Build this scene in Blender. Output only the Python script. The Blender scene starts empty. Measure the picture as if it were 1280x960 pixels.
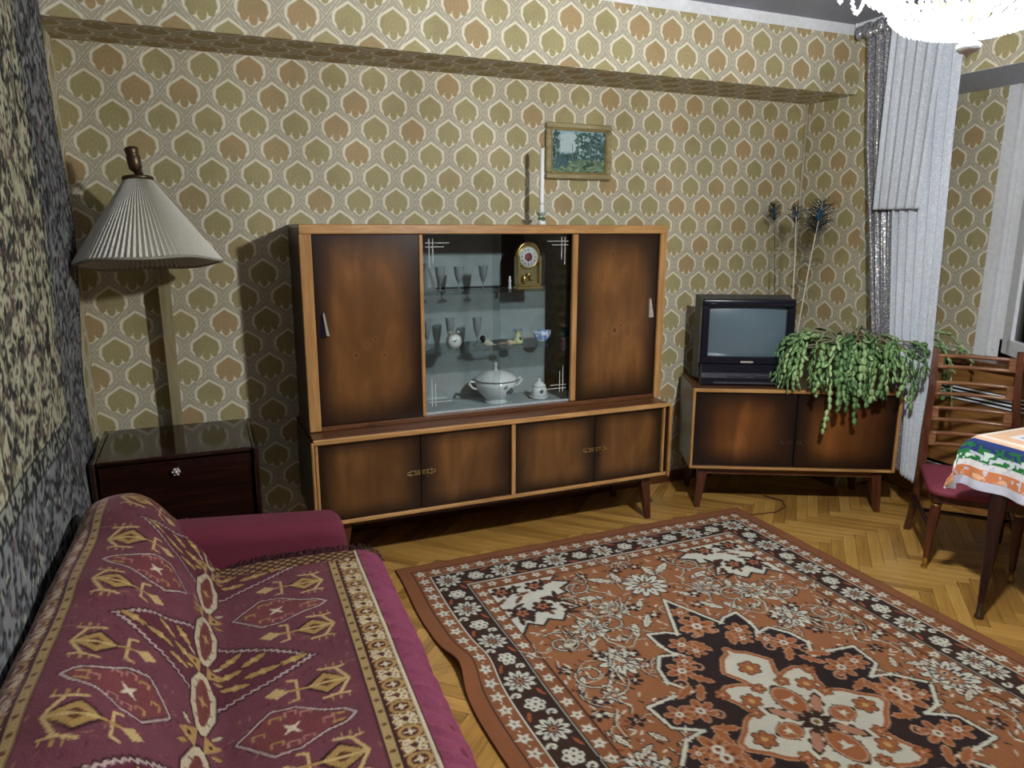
import bpy, bmesh, math, random
import numpy as np
from mathutils import Matrix, Vector
random.seed(7); RNG = np.random.default_rng(11)
SC = bpy.context.scene
COL = SC.collection
PI = math.pi

# ------------------------------------------------------------------ camera
F_PX, YAW, PITCH, ROLL = 903.85, math.radians(23.093), math.radians(12.177), math.radians(-0.1087)
cy, sy, cp, sp, cr, sr = (math.cos(YAW), math.sin(YAW), math.cos(PITCH), math.sin(PITCH), math.cos(ROLL), math.sin(ROLL))
fwd = Vector((sy * cp, cy * cp, -sp)); rgt = Vector((cy, -sy, 0)); dwn = fwd.cross(rgt)
r2 = cr * rgt + sr * dwn; d2 = -sr * rgt + cr * dwn
cam = bpy.data.objects.new('camera', bpy.data.cameras.new('camera'))
cam.matrix_world = Matrix(((r2.x, -d2.x, -fwd.x, 0), (r2.y, -d2.y, -fwd.y, 0), (r2.z, -d2.z, -fwd.z, 1.56), (0, 0, 0, 1)))
cam.data.sensor_width = 36.0; cam.data.lens = F_PX / 1280 * 36; cam.data.clip_start = 0.02
COL.objects.link(cam); SC.camera = cam

# ------------------------------------------------------------------ world, exposure
w = bpy.data.worlds.new('night'); SC.world = w; w.use_nodes = True
w.node_tree.nodes['Background'].inputs[0].default_value = (0.35, 0.45, 0.6, 1)
w.node_tree.nodes['Background'].inputs[1].default_value = 0.35
SC.view_settings.view_transform = 'Standard'; SC.view_settings.look = 'None'
SC.view_settings.gamma = 1.0; SC.view_settings.use_curve_mapping = False
SC.view_settings.exposure = 0.35
LAMP_POS = (1.62, 1.2, 2.13); LAMP_W = 228.0; LAMP_RGB = (0.97, 0.985, 1.0)

# ------------------------------------------------------------------ helpers
def lin(c, k=1.0):
    out = []
    for v in c:
        v = v / 255.0
        out.append(k * (v / 12.92 if v <= 0.04045 else ((v + 0.055) / 1.055) ** 2.4))
    return tuple(out)

class MB:
    def __init__(s): s.v = []; s.f = []; s.sm = []; s.mi = []; s.cur = 0; s.T = None
    def add(s, vs, fs, smooth=False):
        o = len(s.v)
        if s.T is not None: vs = [tuple(s.T @ Vector(p)) for p in vs]
        s.v += [tuple(p) for p in vs]; s.f += [tuple(i + o for i in f) for f in fs]
        s.sm += [smooth] * len(fs); s.mi += [s.cur] * len(fs)
        return s
    def box(s, x0, x1, y0, y1, z0, z1):
        vs = [(x0, y0, z0), (x1, y0, z0), (x1, y1, z0), (x0, y1, z0), (x0, y0, z1), (x1, y0, z1), (x1, y1, z1), (x0, y1, z1)]
        return s.add(vs, [(0, 3, 2, 1), (4, 5, 6, 7), (0, 1, 5, 4), (1, 2, 6, 5), (2, 3, 7, 6), (3, 0, 4, 7)])
    def cbox(s, x0, x1, y0, y1, z0, z1, c=0.003):
        bm = bmesh.new(); bmesh.ops.create_cube(bm, size=1)
        for v in bm.verts:
            v.co = Vector(((x0 + x1) / 2 + v.co.x * (x1 - x0), (y0 + y1) / 2 + v.co.y * (y1 - y0), (z0 + z1) / 2 + v.co.z * (z1 - z0)))
        seg = 1 if c < 0.008 else 3
        bmesh.ops.bevel(bm, geom=bm.edges[:], offset=c, segments=seg, affect='EDGES', profile=0.5)
        bm.verts.index_update()
        s.add([v.co[:] for v in bm.verts], [[v.index for v in f.verts] for f in bm.faces], seg > 1); bm.free(); return s
    def lathe(s, prof, c=(0, 0, 0), n=20, smooth=True, ax=None):
        vs = []; fs = []
        for (r, z) in prof:
            for k in range(n):
                a = 2 * PI * k / n; vs.append((c[0] + r * math.cos(a), c[1] + r * math.sin(a), c[2] + z))
        m = len(prof)
        for i in range(m - 1):
            for k in range(n):
                a, b = i * n + k, i * n + (k + 1) % n; fs.append((a, b, b + n, a + n))
        fs.append(tuple(range(n - 1, -1, -1))); fs.append(tuple((m - 1) * n + k for k in range(n)))
        if ax is not None:
            q = Vector((0, 0, 1)).rotation_difference(Vector(ax)); cc = Vector(c)
            vs = [tuple(cc + q @ (Vector(p) - cc)) for p in vs]
        return s.add(vs, fs, smooth)
    def tube(s, pts, r, n=8, smooth=True, flat=None):
        pts = [Vector(p) for p in pts]; m = len(pts)
        rr = r if isinstance(r, (list, tuple)) else [r] * m
        vs = []; fs = []; prev = None
        for i, p in enumerate(pts):
            t = (pts[min(i + 1, m - 1)] - pts[max(i - 1, 0)])
            if t.length < 1e-9: t = Vector((0, 0, 1))
            t.normalize()
            if prev is None:
                u = t.cross(Vector((0, 0, 1)))
                if u.length < 1e-3: u = t.cross(Vector((1, 0, 0)))
            else: u = prev - t * prev.dot(t)
            u.normalize(); prev = u; b = t.cross(u)
            for k in range(n):
                a = 2 * PI * (k + 0.5) / n; vs.append(tuple(p + rr[i] * (math.cos(a) * u + math.sin(a) * b)))
        for i in range(m - 1):
            for k in range(n):
                a, b = i * n + k, i * n + (k + 1) % n; fs.append((a, b, b + n, a + n))
        fs.append(tuple(range(n - 1, -1, -1))); fs.append(tuple((m - 1) * n + k for k in range(n)))
        return s.add(vs, fs, smooth)
    def frustum(s, c0, w0, d0, c1, w1, d1):
        vs = []
        for (c, ww, dd) in ((c0, w0, d0), (c1, w1, d1)):
            for (a, b) in ((-1, -1), (1, -1), (1, 1), (-1, 1)): vs.append((c[0] + a * ww / 2, c[1] + b * dd / 2, c[2]))
        return s.add(vs, [(0, 3, 2, 1), (4, 5, 6, 7), (0, 1, 5, 4), (1, 2, 6, 5), (2, 3, 7, 6), (3, 0, 4, 7)])
    def prism(s, poly, axis, a, b):
        n = len(poly); vs = []
        for t in (a, b):
            for (p, q) in poly:
                vs.append((t, p, q) if axis == 'x' else (p, t, q) if axis == 'y' else (p, q, t))
        fs = [tuple(range(n - 1, -1, -1)), tuple(range(n, 2 * n))] + [(i, (i + 1) % n, (i + 1) % n + n, i + n) for i in range(n)]
        return s.add(vs, fs)
    def ball(s, c, r, n=10, m=6, sq=(1, 1, 1)):
        prof = [(max(1e-4, math.sin(PI * i / m)), -math.cos(PI * i / m)) for i in range(m + 1)]
        vs = []; fs = []
        for (q, z) in prof:
            for k in range(n):
                a = 2 * PI * k / n; vs.append((c[0] + r * sq[0] * q * math.cos(a), c[1] + r * sq[1] * q * math.sin(a), c[2] + r * sq[2] * z))
        for i in range(m):
            for k in range(n):
                a, b = i * n + k, i * n + (k + 1) % n; fs.append((a, b, b + n, a + n))
        return s.add(vs, fs, True)
    def mesh(s, name, mats, off=(0, 0, 0)):
        me = bpy.data.meshes.new(name)
        me.from_pydata([(p[0] - off[0], p[1] - off[1], p[2] - off[2]) for p in s.v], [], s.f)
        if not isinstance(mats, (list, tuple)): mats = [mats]
        for m in mats: me.materials.append(m)
        me.polygons.foreach_set('use_smooth', s.sm); me.polygons.foreach_set('material_index', s.mi)
        bm = bmesh.new(); bm.from_mesh(me); bmesh.ops.recalc_face_normals(bm, faces=bm.faces[:]); bm.to_mesh(me); bm.free()
        return me

def link(name, me, parent=None, kind=None):
    o = bpy.data.objects.new(name, me); COL.objects.link(o)
    if parent is not None: o.parent = parent
    if kind: o['kind'] = kind
    return o
def struct(name, mb, mat, parent=None):
    return link(name, mb.mesh(name, mat), parent, None if parent else 'structure')
def tag(o, label, cat, group=None):
    o['label'] = label; o['category'] = cat
    if group: o['group'] = group
    return o
class Thing:
    """an Empty at the thing's base; parts are given in world coordinates (or local ones when local=True)"""
    def __init__(s, name, label, cat, loc=(0, 0, 0), rotz=0, group=None, local=False):
        s.e = bpy.data.objects.new(name, None); COL.objects.link(s.e); s.e.empty_display_size = 0.05
        s.e.location = loc; s.e.rotation_euler = (0, 0, rotz); tag(s.e, label, cat, group)
        s.loc = loc; s.local = local or bool(rotz)
    def part(s, name, mb, mat, parent=None, label=None, kind=None):
        me = mb if isinstance(mb, bpy.types.Mesh) else mb.mesh(name, mat, (0, 0, 0) if s.local else s.loc)
        o = link(name, me, parent or s.e, kind)
        if label: o['label'] = label
        return o
def dup(root, loc, rotz, label, group=None):
    r = root.copy(); COL.objects.link(r); r.location = loc; r.rotation_euler = (0, 0, rotz); r['label'] = label
    if group: r['group'] = group
    for ch in list(root.children):
        c = ch.copy(); COL.objects.link(c); c.parent = r
        for g in ch.children:
            d = g.copy(); COL.objects.link(d); d.parent = c
    return r

def grid_obj(name, P, Cc, mat, parent=None, flip=False, smooth=True):
    """P (n,m,3) positions, Cc (n,m,3) linear colours -> one mesh with a point colour attribute"""
    n, m = P.shape[:2]
    me = bpy.data.meshes.new(name); me.vertices.add(n * m)
    me.vertices.foreach_set('co', np.ascontiguousarray(P, dtype=np.float32).ravel())
    i = np.arange(n * m).reshape(n, m)
    q = np.stack([i[:-1, :-1], i[1:, :-1], i[1:, 1:], i[:-1, 1:]], -1).reshape(-1, 4)
    if flip: q = q[:, ::-1]
    me.loops.add(q.size); me.loops.foreach_set('vertex_index', q.ravel().astype(np.int32))
    me.polygons.add(len(q)); me.polygons.foreach_set('loop_start', np.arange(0, q.size, 4, dtype=np.int32))
    me.polygons.foreach_set('loop_total', np.full(len(q), 4, dtype=np.int32))
    me.polygons.foreach_set('use_smooth', np.full(len(q), smooth))
    a = me.color_attributes.new('Col', 'FLOAT_COLOR', 'POINT')
    c4 = np.ones((n * m, 4), np.float32); c4[:, :3] = Cc.reshape(-1, 3); a.data.foreach_set('color', c4.ravel())
    me.materials.append(mat); me.update(); me.validate()
    return link(name, me, parent)

# ------------------------------------------------------------------ a small painter for woven patterns (numpy)
class Canvas:
    def __init__(s, x0, x1, y0, y1, res, col):
        s.x0, s.y0, s.res = x0, y0, res
        s.nx = int(round((x1 - x0) / res)); s.ny = int(round((y1 - y0) / res))
        s.a = np.empty((s.ny, s.nx, 3), np.float32); s.a[:] = lin(col)
        s.X = x0 + (np.arange(s.nx) + .5) * res; s.Y = y0 + (np.arange(s.ny) + .5) * res
    def win(s, x0, x1, y0, y1):
        i0 = max(0, int((x0 - s.x0) / s.res) - 1); i1 = min(s.nx, int((x1 - s.x0) / s.res) + 2)
        j0 = max(0, int((y0 - s.y0) / s.res) - 1); j1 = min(s.ny, int((y1 - s.y0) / s.res) + 2)
        if i1 <= i0 or j1 <= j0: return None
        X, Y = np.meshgrid(s.X[i0:i1], s.Y[j0:j1]); return (slice(j0, j1), slice(i0, i1)), X, Y
    def put(s, sl, m, col): s.a[sl][m] = lin(col)
    def poly(s, pts, col):
        p = np.array(pts, float); g = s.win(p[:, 0].min(), p[:, 0].max(), p[:, 1].min(), p[:, 1].max())
        if g is None: return
        sl, X, Y = g; ins = np.zeros(X.shape, bool)
        for (xa, ya), (xb, yb) in zip(p, np.roll(p, -1, 0)):
            if ya == yb: continue
            c = ((ya > Y) != (yb > Y)) & (X < (xb - xa) * (Y - ya) / (yb - ya) + xa); ins ^= c
        s.put(sl, ins, col)
    def line(s, pts, wd, col, closed=False):
        p = [np.array(q, float) for q in pts]
        if closed: p.append(p[0])
        for a, b in zip(p[:-1], p[1:]):
            g = s.win(min(a[0], b[0]) - wd, max(a[0], b[0]) + wd, min(a[1], b[1]) - wd, max(a[1], b[1]) + wd)
            if g is None: continue
            sl, X, Y = g; d = b - a; L = max(d @ d, 1e-12)
            t = np.clip(((X - a[0]) * d[0] + (Y - a[1]) * d[1]) / L, 0, 1)
            s.put(sl, (X - a[0] - t * d[0]) ** 2 + (Y - a[1] - t * d[1]) ** 2 < (wd / 2) ** 2, col)
    def ell(s, c, rx, ry, ang, col):
        R = max(rx, ry); g = s.win(c[0] - R, c[0] + R, c[1] - R, c[1] + R)
        if g is None: return
        sl, X, Y = g; ca, sa = math.cos(ang), math.sin(ang); u = (X - c[0]) * ca + (Y - c[1]) * sa; v = -(X - c[0]) * sa + (Y - c[1]) * ca
        s.put(sl, (u / rx) ** 2 + (v / ry) ** 2 < 1, col)
    def disc(s, c, r, col): s.ell(c, r, r, 0, col)
    def star(s, c, n, r1, r0, ang, col):
        s.poly([(c[0] + (r1 if k % 2 == 0 else r0) * math.cos(ang + PI * k / n), c[1] + (r1 if k % 2 == 0 else r0) * math.sin(ang + PI * k / n)) for k in range(2 * n)], col)
    def flower(s, c, n, r, pw, col, mid=None, edge=None, ang=0.0):
        if edge:
            for k in range(n):
                a = ang + 2 * PI * k / n; s.ell((c[0] + .62 * r * math.cos(a), c[1] + .62 * r * math.sin(a)), r * .46, pw * 1.35, a, edge)
        for k in range(n):
            a = ang + 2 * PI * k / n; s.ell((c[0] + .62 * r * math.cos(a), c[1] + .62 * r * math.sin(a)), r * .36, pw, a, col)
        if mid: s.disc(c, r * .3, mid)
    def spiral(s, c, r, turns, wd, col, a0=0.0, sg=1):
        pts = [(c[0] + r * (1 - .85 * t) * math.cos(a0 + sg * turns * 2 * PI * t), c[1] + r * (1 - .85 * t) * math.sin(a0 + sg * turns * 2 * PI * t)) for t in np.linspace(0, 1, 22)]
        s.line(pts, wd, col)
    def leaf(s, c, L, W, ang, col, edge=None):
        ca, sa = math.cos(ang), math.sin(ang)
        for (k, cc) in ((1.35, edge), (1.0, col)):
            if cc is None: continue
            pts = [(-.5, 0), (-.3, .6), (-.05, .5), (0, .95), (.2, .5), (.3, .6), (.5, 0), (.3, -.6), (.2, -.5), (0, -.95), (-.05, -.5), (-.3, -.6)]
            s.poly([(c[0] + L * (1 + (k - 1) * .5) * px * ca - W * k * .5 * py * sa, c[1] + L * (1 + (k - 1) * .5) * px * sa + W * k * .5 * py * ca) for px, py in pts], cc)
    def get(s, X, Y):
        out = 0
        for dx in (-.25, .25):
            for dy in (-.25, .25):
                i = np.clip(((X - s.x0) / s.res + dx).astype(int), 0, s.nx - 1); j = np.clip(((Y - s.y0) / s.res + dy).astype(int), 0, s.ny - 1)
                out = out + s.a[j, i]
        return out / 4

def vnoise(shape, cell, seed):
    """smooth value noise on a grid of given shape, cell size in samples"""
    r = np.random.default_rng(seed); n, m = shape; a = r.random((int(n / cell) + 3, int(m / cell) + 3))
    y = np.arange(n) / cell; x = np.arange(m) / cell; i = y.astype(int); j = x.astype(int)
    fy = y - i; fx = x - j; fy = fy * fy * (3 - 2 * fy); fx = fx * fx * (3 - 2 * fx)
    A = a[np.ix_(i, j)]; B = a[np.ix_(i, j + 1)]; Cc = a[np.ix_(i + 1, j)]; D = a[np.ix_(i + 1, j + 1)]
    fx = fx[None, :]; fy = fy[:, None]
    return (A * (1 - fx) + B * fx) * (1 - fy) + (Cc * (1 - fx) + D * fx) * fy

# ------------------------------------------------------------------ node material helpers
class V:
    def __init__(s, nt, sock): s.nt, s.k = nt, sock
    def m(s, op, *o):
        n = s.nt.nodes.new('ShaderNodeMath'); n.operation = op; s.nt.links.new(s.k, n.inputs[0])
        for i, x in enumerate(o):
            if isinstance(x, V): s.nt.links.new(x.k, n.inputs[i + 1])
            else: n.inputs[i + 1].default_value = x
        return V(s.nt, n.outputs[0])
    def __add__(s, o): return s.m('ADD', o)
    __radd__ = __add__
    def __sub__(s, o): return s.m('SUBTRACT', o)
    def __rsub__(s, o): return (s * -1.0) + o
    def __mul__(s, o): return s.m('MULTIPLY', o)
    __rmul__ = __mul__
    def __truediv__(s, o): return s.m('DIVIDE', o)
    def abs(s): return s.m('ABSOLUTE')
    def frac(s): return s.m('FRACT')
    def floor(s): return s.m('FLOOR')
    def min(s, o): return s.m('MINIMUM', o)
    def max(s, o): return s.m('MAXIMUM', o)
    def lt(s, o): return s.m('LESS_THAN', o)
    def gt(s, o): return s.m('GREATER_THAN', o)
    def sin(s): return s.m('SINE')
    def sqrt(s): return s.m('SQRT')
    def pw(s, e): return s.m('POWER', e)
    def step(s, e0, e1):
        n = s.nt.nodes.new('ShaderNodeMapRange'); n.interpolation_type = 'SMOOTHSTEP'; s.nt.links.new(s.k, n.inputs[0])
        n.inputs[1].default_value = e0; n.inputs[2].default_value = e1; n.inputs[3].default_value = 0; n.inputs[4].default_value = 1
        return V(s.nt, n.outputs[0])

class Mat:
    def __init__(s, name, rough=0.6, spec=0.5, metal=0.0):
        s.m = bpy.data.materials.new(name); s.m.use_nodes = True; s.nt = s.m.node_tree; s.b = s.nt.nodes['Principled BSDF']
        s.b.inputs['Roughness'].default_value = rough; s.b.inputs['Metallic'].default_value = metal
        s.b.inputs['Specular IOR Level'].default_value = spec
        s.out = s.nt.nodes['Material Output']
    def node(s, t, **kw):
        n = s.nt.nodes.new(t)
        for k, v in kw.items(): setattr(n, k, v)
        return n
    def coord(s, kind='Object'):
        n = s.node('ShaderNodeTexCoord'); return n.outputs[kind]
    def xyz(s, kind='Object'):
        n = s.node('ShaderNodeSeparateXYZ'); s.nt.links.new(s.coord(kind), n.inputs[0]); return [V(s.nt, n.outputs[i]) for i in range(3)]
    def comb(s, x, y, z):
        n = s.node('ShaderNodeCombineXYZ')
        for i, q in enumerate((x, y, z)):
            if isinstance(q, V): s.nt.links.new(q.k, n.inputs[i])
            else: n.inputs[i].default_value = q
        return n.outputs[0]
    def noise(s, scale, detail=3, vec=None, stretch=None, rough=.5, kind='Object', dist=0.0):
        n = s.node('ShaderNodeTexNoise'); n.inputs['Scale'].default_value = scale; n.inputs['Detail'].default_value = detail
        n.inputs['Roughness'].default_value = rough; n.inputs['Distortion'].default_value = dist
        src = vec if vec is not None else s.coord(kind)
        if stretch:
            mp = s.node('ShaderNodeMapping'); mp.inputs['Scale'].default_value = stretch; s.nt.links.new(src, mp.inputs[0]); src = mp.outputs[0]
        s.nt.links.new(src, n.inputs[0]); return V(s.nt, n.outputs[0])
    def rgb(s, c):
        n = s.node('ShaderNodeRGB'); n.outputs[0].default_value = (*lin(c), 1); return n.outputs[0]
    def mix(s, f, a, b, mode='MIX'):
        n = s.node('ShaderNodeMix', data_type='RGBA', blend_type=mode)
        if isinstance(f, V): s.nt.links.new(f.k, n.inputs[0])
        else: n.inputs[0].default_value = f
        for i, c in ((6, a), (7, b)):
            if isinstance(c, tuple): n.inputs[i].default_value = (*lin(c), 1)
            else: s.nt.links.new(c, n.inputs[i])
        return n.outputs[2]
    def ramp(s, f, stops):
        n = s.node('ShaderNodeValToRGB'); s.nt.links.new(f.k, n.inputs[0]); e = n.color_ramp.elements
        while len(e) < len(stops): e.new(.5)
        for q, (p, c) in zip(e, stops): q.position = p; q.color = (*lin(c), 1)
        return n.outputs[0]
    def base(s, c):
        if isinstance(c, tuple): s.b.inputs['Base Color'].default_value = (*lin(c), 1)
        else: s.nt.links.new(c, s.b.inputs['Base Color'])
        return s
    def bump(s, f, strength=.3, dist=.002):
        n = s.node('ShaderNodeBump'); n.inputs['Strength'].default_value = strength; n.inputs['Distance'].default_value = dist
        s.nt.links.new(f.k, n.inputs['Height']); s.nt.links.new(n.outputs[0], s.b.inputs['Normal']); return s

def plain(name, c, rough=.5, metal=0., spec=.5, nz=.06, scale=40):
    m = Mat(name, rough, spec, metal); f = m.noise(scale, 2)
    dark = tuple(v * (1 - 2.5 * nz) for v in c); lite = tuple(min(255, v * (1 + 1.5 * nz)) for v in c)
    m.base(m.mix(f, dark, lite)); return m.m
def wood(name, dark, mid, lite, rough=.35, axis=0, sc=1.0, spec=.5):
    m = Mat(name, rough, spec); st = [14, 14, 14]; st[axis] = 1.2
    f = m.noise(3.2 * sc, 6, stretch=tuple(st), rough=.6, dist=.6); m.base(m.ramp(f, [(.25, dark), (.5, mid), (.78, lite)]))
    m.bump(m.noise(30, 3, stretch=tuple(st)), .08, .001); return m.m
def burst(name, edge, mid, lite, rough=.28, k=1.0, ax=(0, 2), knots=()):
    """lacquered veneer door stained dark toward its edges, figure grain running up"""
    m = Mat(name, rough, .5); g = m.xyz('Generated'); x, z = g[ax[0]], g[ax[1]]
    gr = m.noise(1.6, 6, stretch=(7, 7, .8), rough=.55, dist=1.2)
    fig = m.noise(3.0, 4, stretch=(2.0, 2.0, .8), dist=1.2)
    f = gr * .45 + fig * .55
    col = m.ramp(f, [(.3, tuple(v * .80 for v in mid)), (.5, mid), (.68, lite)])
    for (kx, kz, r) in knots:
        wv = (m.noise(14, 2) - .5) * r * 1.2; d = ((x - kx) * (x - kx) * .45 + (z - kz) * (z - kz)).sqrt() + wv
        col = m.mix((1 - d.step(r * .5, r * 2.4)) * .35, col, lite); col = m.mix((1 - d.step(r * .2, r * .7)) * .75, col, edge)
    ex = x.min(1 - x); ez = z.min(1 - z)
    wob = (m.noise(3.0, 2) - .5) * .10
    e = ((ex + wob).step(-.03, .30 * k)) * ((ez + wob).step(-.04, .24 * k))
    m.base(m.mix(e, edge, col)); return m.m
def glassy(name, tint=(235, 242, 240), ior=1.45, fr=1.0, white=0.0):
    m = bpy.data.materials.new(name); m.use_nodes = True; nt = m.node_tree; nt.nodes.remove(nt.nodes['Principled BSDF'])
    tr = nt.nodes.new('ShaderNodeBsdfTransparent'); tr.inputs[0].default_value = (*lin(tint), 1)
    gl = nt.nodes.new('ShaderNodeBsdfGlossy'); gl.inputs['Roughness'].default_value = .02
    fn = nt.nodes.new('ShaderNodeFresnel'); fn.inputs[0].default_value = ior
    mx = nt.nodes.new('ShaderNodeMixShader')
    mu = nt.nodes.new('ShaderNodeMath'); mu.operation = 'MULTIPLY'; mu.inputs[1].default_value = fr; nt.links.new(fn.outputs[0], mu.inputs[0])
    nt.links.new(mu.outputs[0], mx.inputs[0]); nt.links.new(tr.outputs[0], mx.inputs[1]); nt.links.new(gl.outputs[0], mx.inputs[2])
    last = mx
    if white:
        df = nt.nodes.new('ShaderNodeBsdfTranslucent'); df.inputs[0].default_value = (.9, .93, .96, 1)
        d0 = nt.nodes.new('ShaderNodeBsdfDiffuse'); d0.inputs[0].default_value = (.9, .93, .96, 1)
        ma = nt.nodes.new('ShaderNodeMixShader'); ma.inputs[0].default_value = .5; nt.links.new(df.outputs[0], ma.inputs[1]); nt.links.new(d0.outputs[0], ma.inputs[2])
        m2 = nt.nodes.new('ShaderNodeMixShader'); m2.inputs[0].default_value = white; nt.links.new(mx.outputs[0], m2.inputs[1]); nt.links.new(ma.outputs[0], m2.inputs[2]); last = m2
    nt.links.new(last.outputs[0], nt.nodes['Material Output'].inputs[0]); return m
def woven(name, rough=.95, nz=.25, scale=700, bump=.5, sheen=0.0, sheen_c=(1, 1, 1)):
    m = Mat(name, rough, .15); a = m.node('ShaderNodeVertexColor', layer_name='Col'); f = m.noise(scale, 2)
    k = m.noise(9, 3)
    c1 = m.mix(nz, a.outputs[0], m.ramp(f, [(.3, (120, 120, 120)), (.7, (255, 255, 255))]), 'MULTIPLY')
    m.base(m.mix(nz * .5, c1, m.ramp(k, [(.3, (150, 150, 150)), (.7, (255, 255, 255))]), 'MULTIPLY')); m.bump(f, bump, .003)
    if sheen:
        m.b.inputs['Sheen Weight'].default_value = sheen; m.b.inputs['Sheen Roughness'].default_value = .35; m.b.inputs['Sheen Tint'].default_value = (*sheen_c, 1)
    return m.m

def wallpaper(name, ax, ph, pitch=.184, per=.222, soff=False):
    """staggered ogee trellis with palmette leaves; ax = which object axis runs along the wall; ph = (phase along, phase up)"""
    m = Mat(name, .62, .3); c = m.xyz(); u0 = (c[ax] - ph[0]) / pitch
    v0 = (c[1 if soff else 2] - ph[1]) / per
    wob = (m.noise(60, 2) - .5) * .02
    u0 = u0 + wob
    a1, b1 = (u0 + .5).floor(), (v0 + .5).floor(); u1, v1 = u0 - a1, v0 - b1
    a2, b2 = u0.floor(), v0.floor(); u2, v2 = u0 - a2 - .5, v0 - b2 - .5
    sel = (u1.abs() + v1.abs()).gt(.5)
    u = u1 + (u2 - u1) * sel; v = v1 + (v2 - v1) * sel
    ida = a1 + (a2 + .37 - a1) * sel; idb = b1 + (b2 + .61 - b1) * sel
    wn = m.node('ShaderNodeTexWhiteNoise', noise_dimensions='2D'); m.nt.links.new(m.comb(ida, idb, 0.0), wn.inputs[0]); rnd = V(m.nt, wn.outputs[0])
    au = u.abs()
    # ogee medallion edge: pointed above and below, rounded shoulders
    up = v.max(0.0); dn = (v * -1.0).max(0.0); vv = up + dn
    hexa = ((au / .362).pw(9.0) + ((au * .56 + vv) / .308).pw(9.0)).pw(1 / 9.0)
    outline = hexa.step(.88, .92) * (1 - hexa.step(1.0, 1.04))
    inside = 1 - hexa.step(.97, 1.0)
    # palmette leaf: a pointed dome with five scallops below
    lf = ((au / .298).pw(10.0) + ((au * .56 + up) / .258).pw(10.0) + (dn / .14).pw(10.0)).pw(1 / 10.0)
    def dot(cx, cy_, r, asp=1.2):
        d = ((au - cx) * (au - cx) + (v - cy_) * (v - cy_) * asp).sqrt(); return 1 - d.step(r * .88, r * 1.06)
    leaf = (1 - lf.step(.96, 1.03)).max(dot(0.0, -.180, .094, .75)).max(dot(.182, -.138, .080)).max(dot(.252, -.045, .058))
    leaf = leaf * (1 - dot(.104, -.238, .028)) * (1 - dot(.305, -.115, .036))
    # fine line drawing inside the leaf
    rad = (u * u + (v + .02) * (v + .02)).sqrt()
    at = u.m('ARCTAN2', v + .18)
    vein = ((at * 16.0).sin().abs()).step(0.0, .45)
    ring = ((rad * 70.0).sin()).step(-.2, .5)
    fine = vein * .5 + ring * .5
    grain = m.noise(220, 2)
    leaf_c = m.mix(rnd.step(.62, .85) * .75, (168, 158, 114), (178, 144, 106))
    leaf_c = m.mix(m.noise(9, 2).step(.45, .7) * .5, leaf_c, (150, 138, 98))
    leaf_c = m.mix((1 - fine) * .32, leaf_c, (124, 115, 76))
    leaf_c = m.mix(grain * .25, leaf_c, (172, 160, 116))
    # ground: grey beige bands with paired pale stripes
    bands = ((u.abs() + v.abs()) - .5).abs()
    dots = ((u * 60.0).sin() * .5 + .5).step(.2, .8)
    stripe = (bands.step(.018, .028)) * (1 - bands.step(.050, .060)) * (dots * .6 + .4)
    stripe2 = (bands.step(.070, .078)) * (1 - bands.step(.086, .094)) + (1 - bands.step(.006, .012))
    ground = m.mix(grain * .35, (174, 167, 146), (192, 186, 164))
    ground = m.mix(stripe * .8, ground, (210, 205, 182))
    ground = m.mix(stripe2 * .35, ground, (140, 131, 104))
    col = m.mix(inside, ground, (216, 210, 184))
    col = m.mix(outline, col, (226, 221, 198))
    col = m.mix(leaf, col, leaf_c)
    # age: faint yellowed blotches
    age = m.noise(1.1, 4)
    col = m.mix(age.step(.5, .8) * .25, col, (150, 128, 78), 'MULTIPLY')
    m.base(col); m.bump(leaf * .5 + outline + grain * .4, .15, .0015)
    return m.m

# ------------------------------------------------------------------ materials
M = {}
M['door'] = burst('veneer_burst', (30, 16, 11), (108, 71, 37), (138, 94, 51), k=1.0, knots=((.47, .42, .02), (.36, .37, .013), (.63, .36, .016), (.55, .45, .012), (.42, .88, .014), (.50, .855, .010), (.24, .52, .008)))
M['door_low'] = burst('veneer_burst_low', (30, 17, 11), (97, 64, 34), (125, 85, 46), k=.95)
M['door_tv'] = burst('veneer_burst_tv', (24, 14, 12), (108, 64, 30), (140, 88, 42), k=1.5)
M['trim'] = wood('light_wood_trim', (136, 96, 54), (176, 132, 80), (204, 164, 108), .35, 0)
M['trim_v'] = wood('light_wood_trim_upright', (136, 96, 54), (170, 126, 76), (196, 154, 100), .35, 2)
M['brown'] = wood('brown_veneer', (62, 34, 18), (92, 56, 32), (120, 78, 46), .3, 0)
M['brown_v'] = wood('brown_veneer_upright', (52, 30, 18), (76, 48, 30), (100, 66, 42), .3, 2)
M['dark'] = plain('dark_interior', (26, 17, 12), .6)
M['mahog'] = wood('dark_gloss_mahogany', (22, 12, 10), (36, 18, 13), (56, 28, 18), .07, 0, spec=.6)
M['shadow_side'] = wood('shade_darkened_side', (24, 15, 11), (34, 21, 15), (46, 30, 21), .35, 2)  # side panels turned from the lamp: their shade is put into the colour
M['leg'] = wood('leg_wood', (58, 28, 18), (82, 42, 26), (104, 58, 36), .35, 2)
M['chair'] = wood('chair_wood', (48, 22, 14), (78, 40, 24), (104, 60, 36), .28, 2)
M['tleg'] = wood('table_wood', (28, 14, 14), (42, 21, 20), (58, 30, 26), .3, 2)
M['brass'] = plain('aged_brass', (196, 172, 116), .28, 1.0)
M['brass_d'] = plain('dark_brass', (104, 88, 68), .38, .9)
M['steel'] = plain('pale_metal', (214, 208, 198), .3, .6)
M['alu'] = plain('aluminium_rail', (196, 200, 204), .4, .5)
M['glass'] = glassy('sheet_glass', (248, 251, 251), 1.5, 1.0)
M['shelf_glass'] = glassy('shelf_glass', (249, 252, 252), 1.45, .4)
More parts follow.
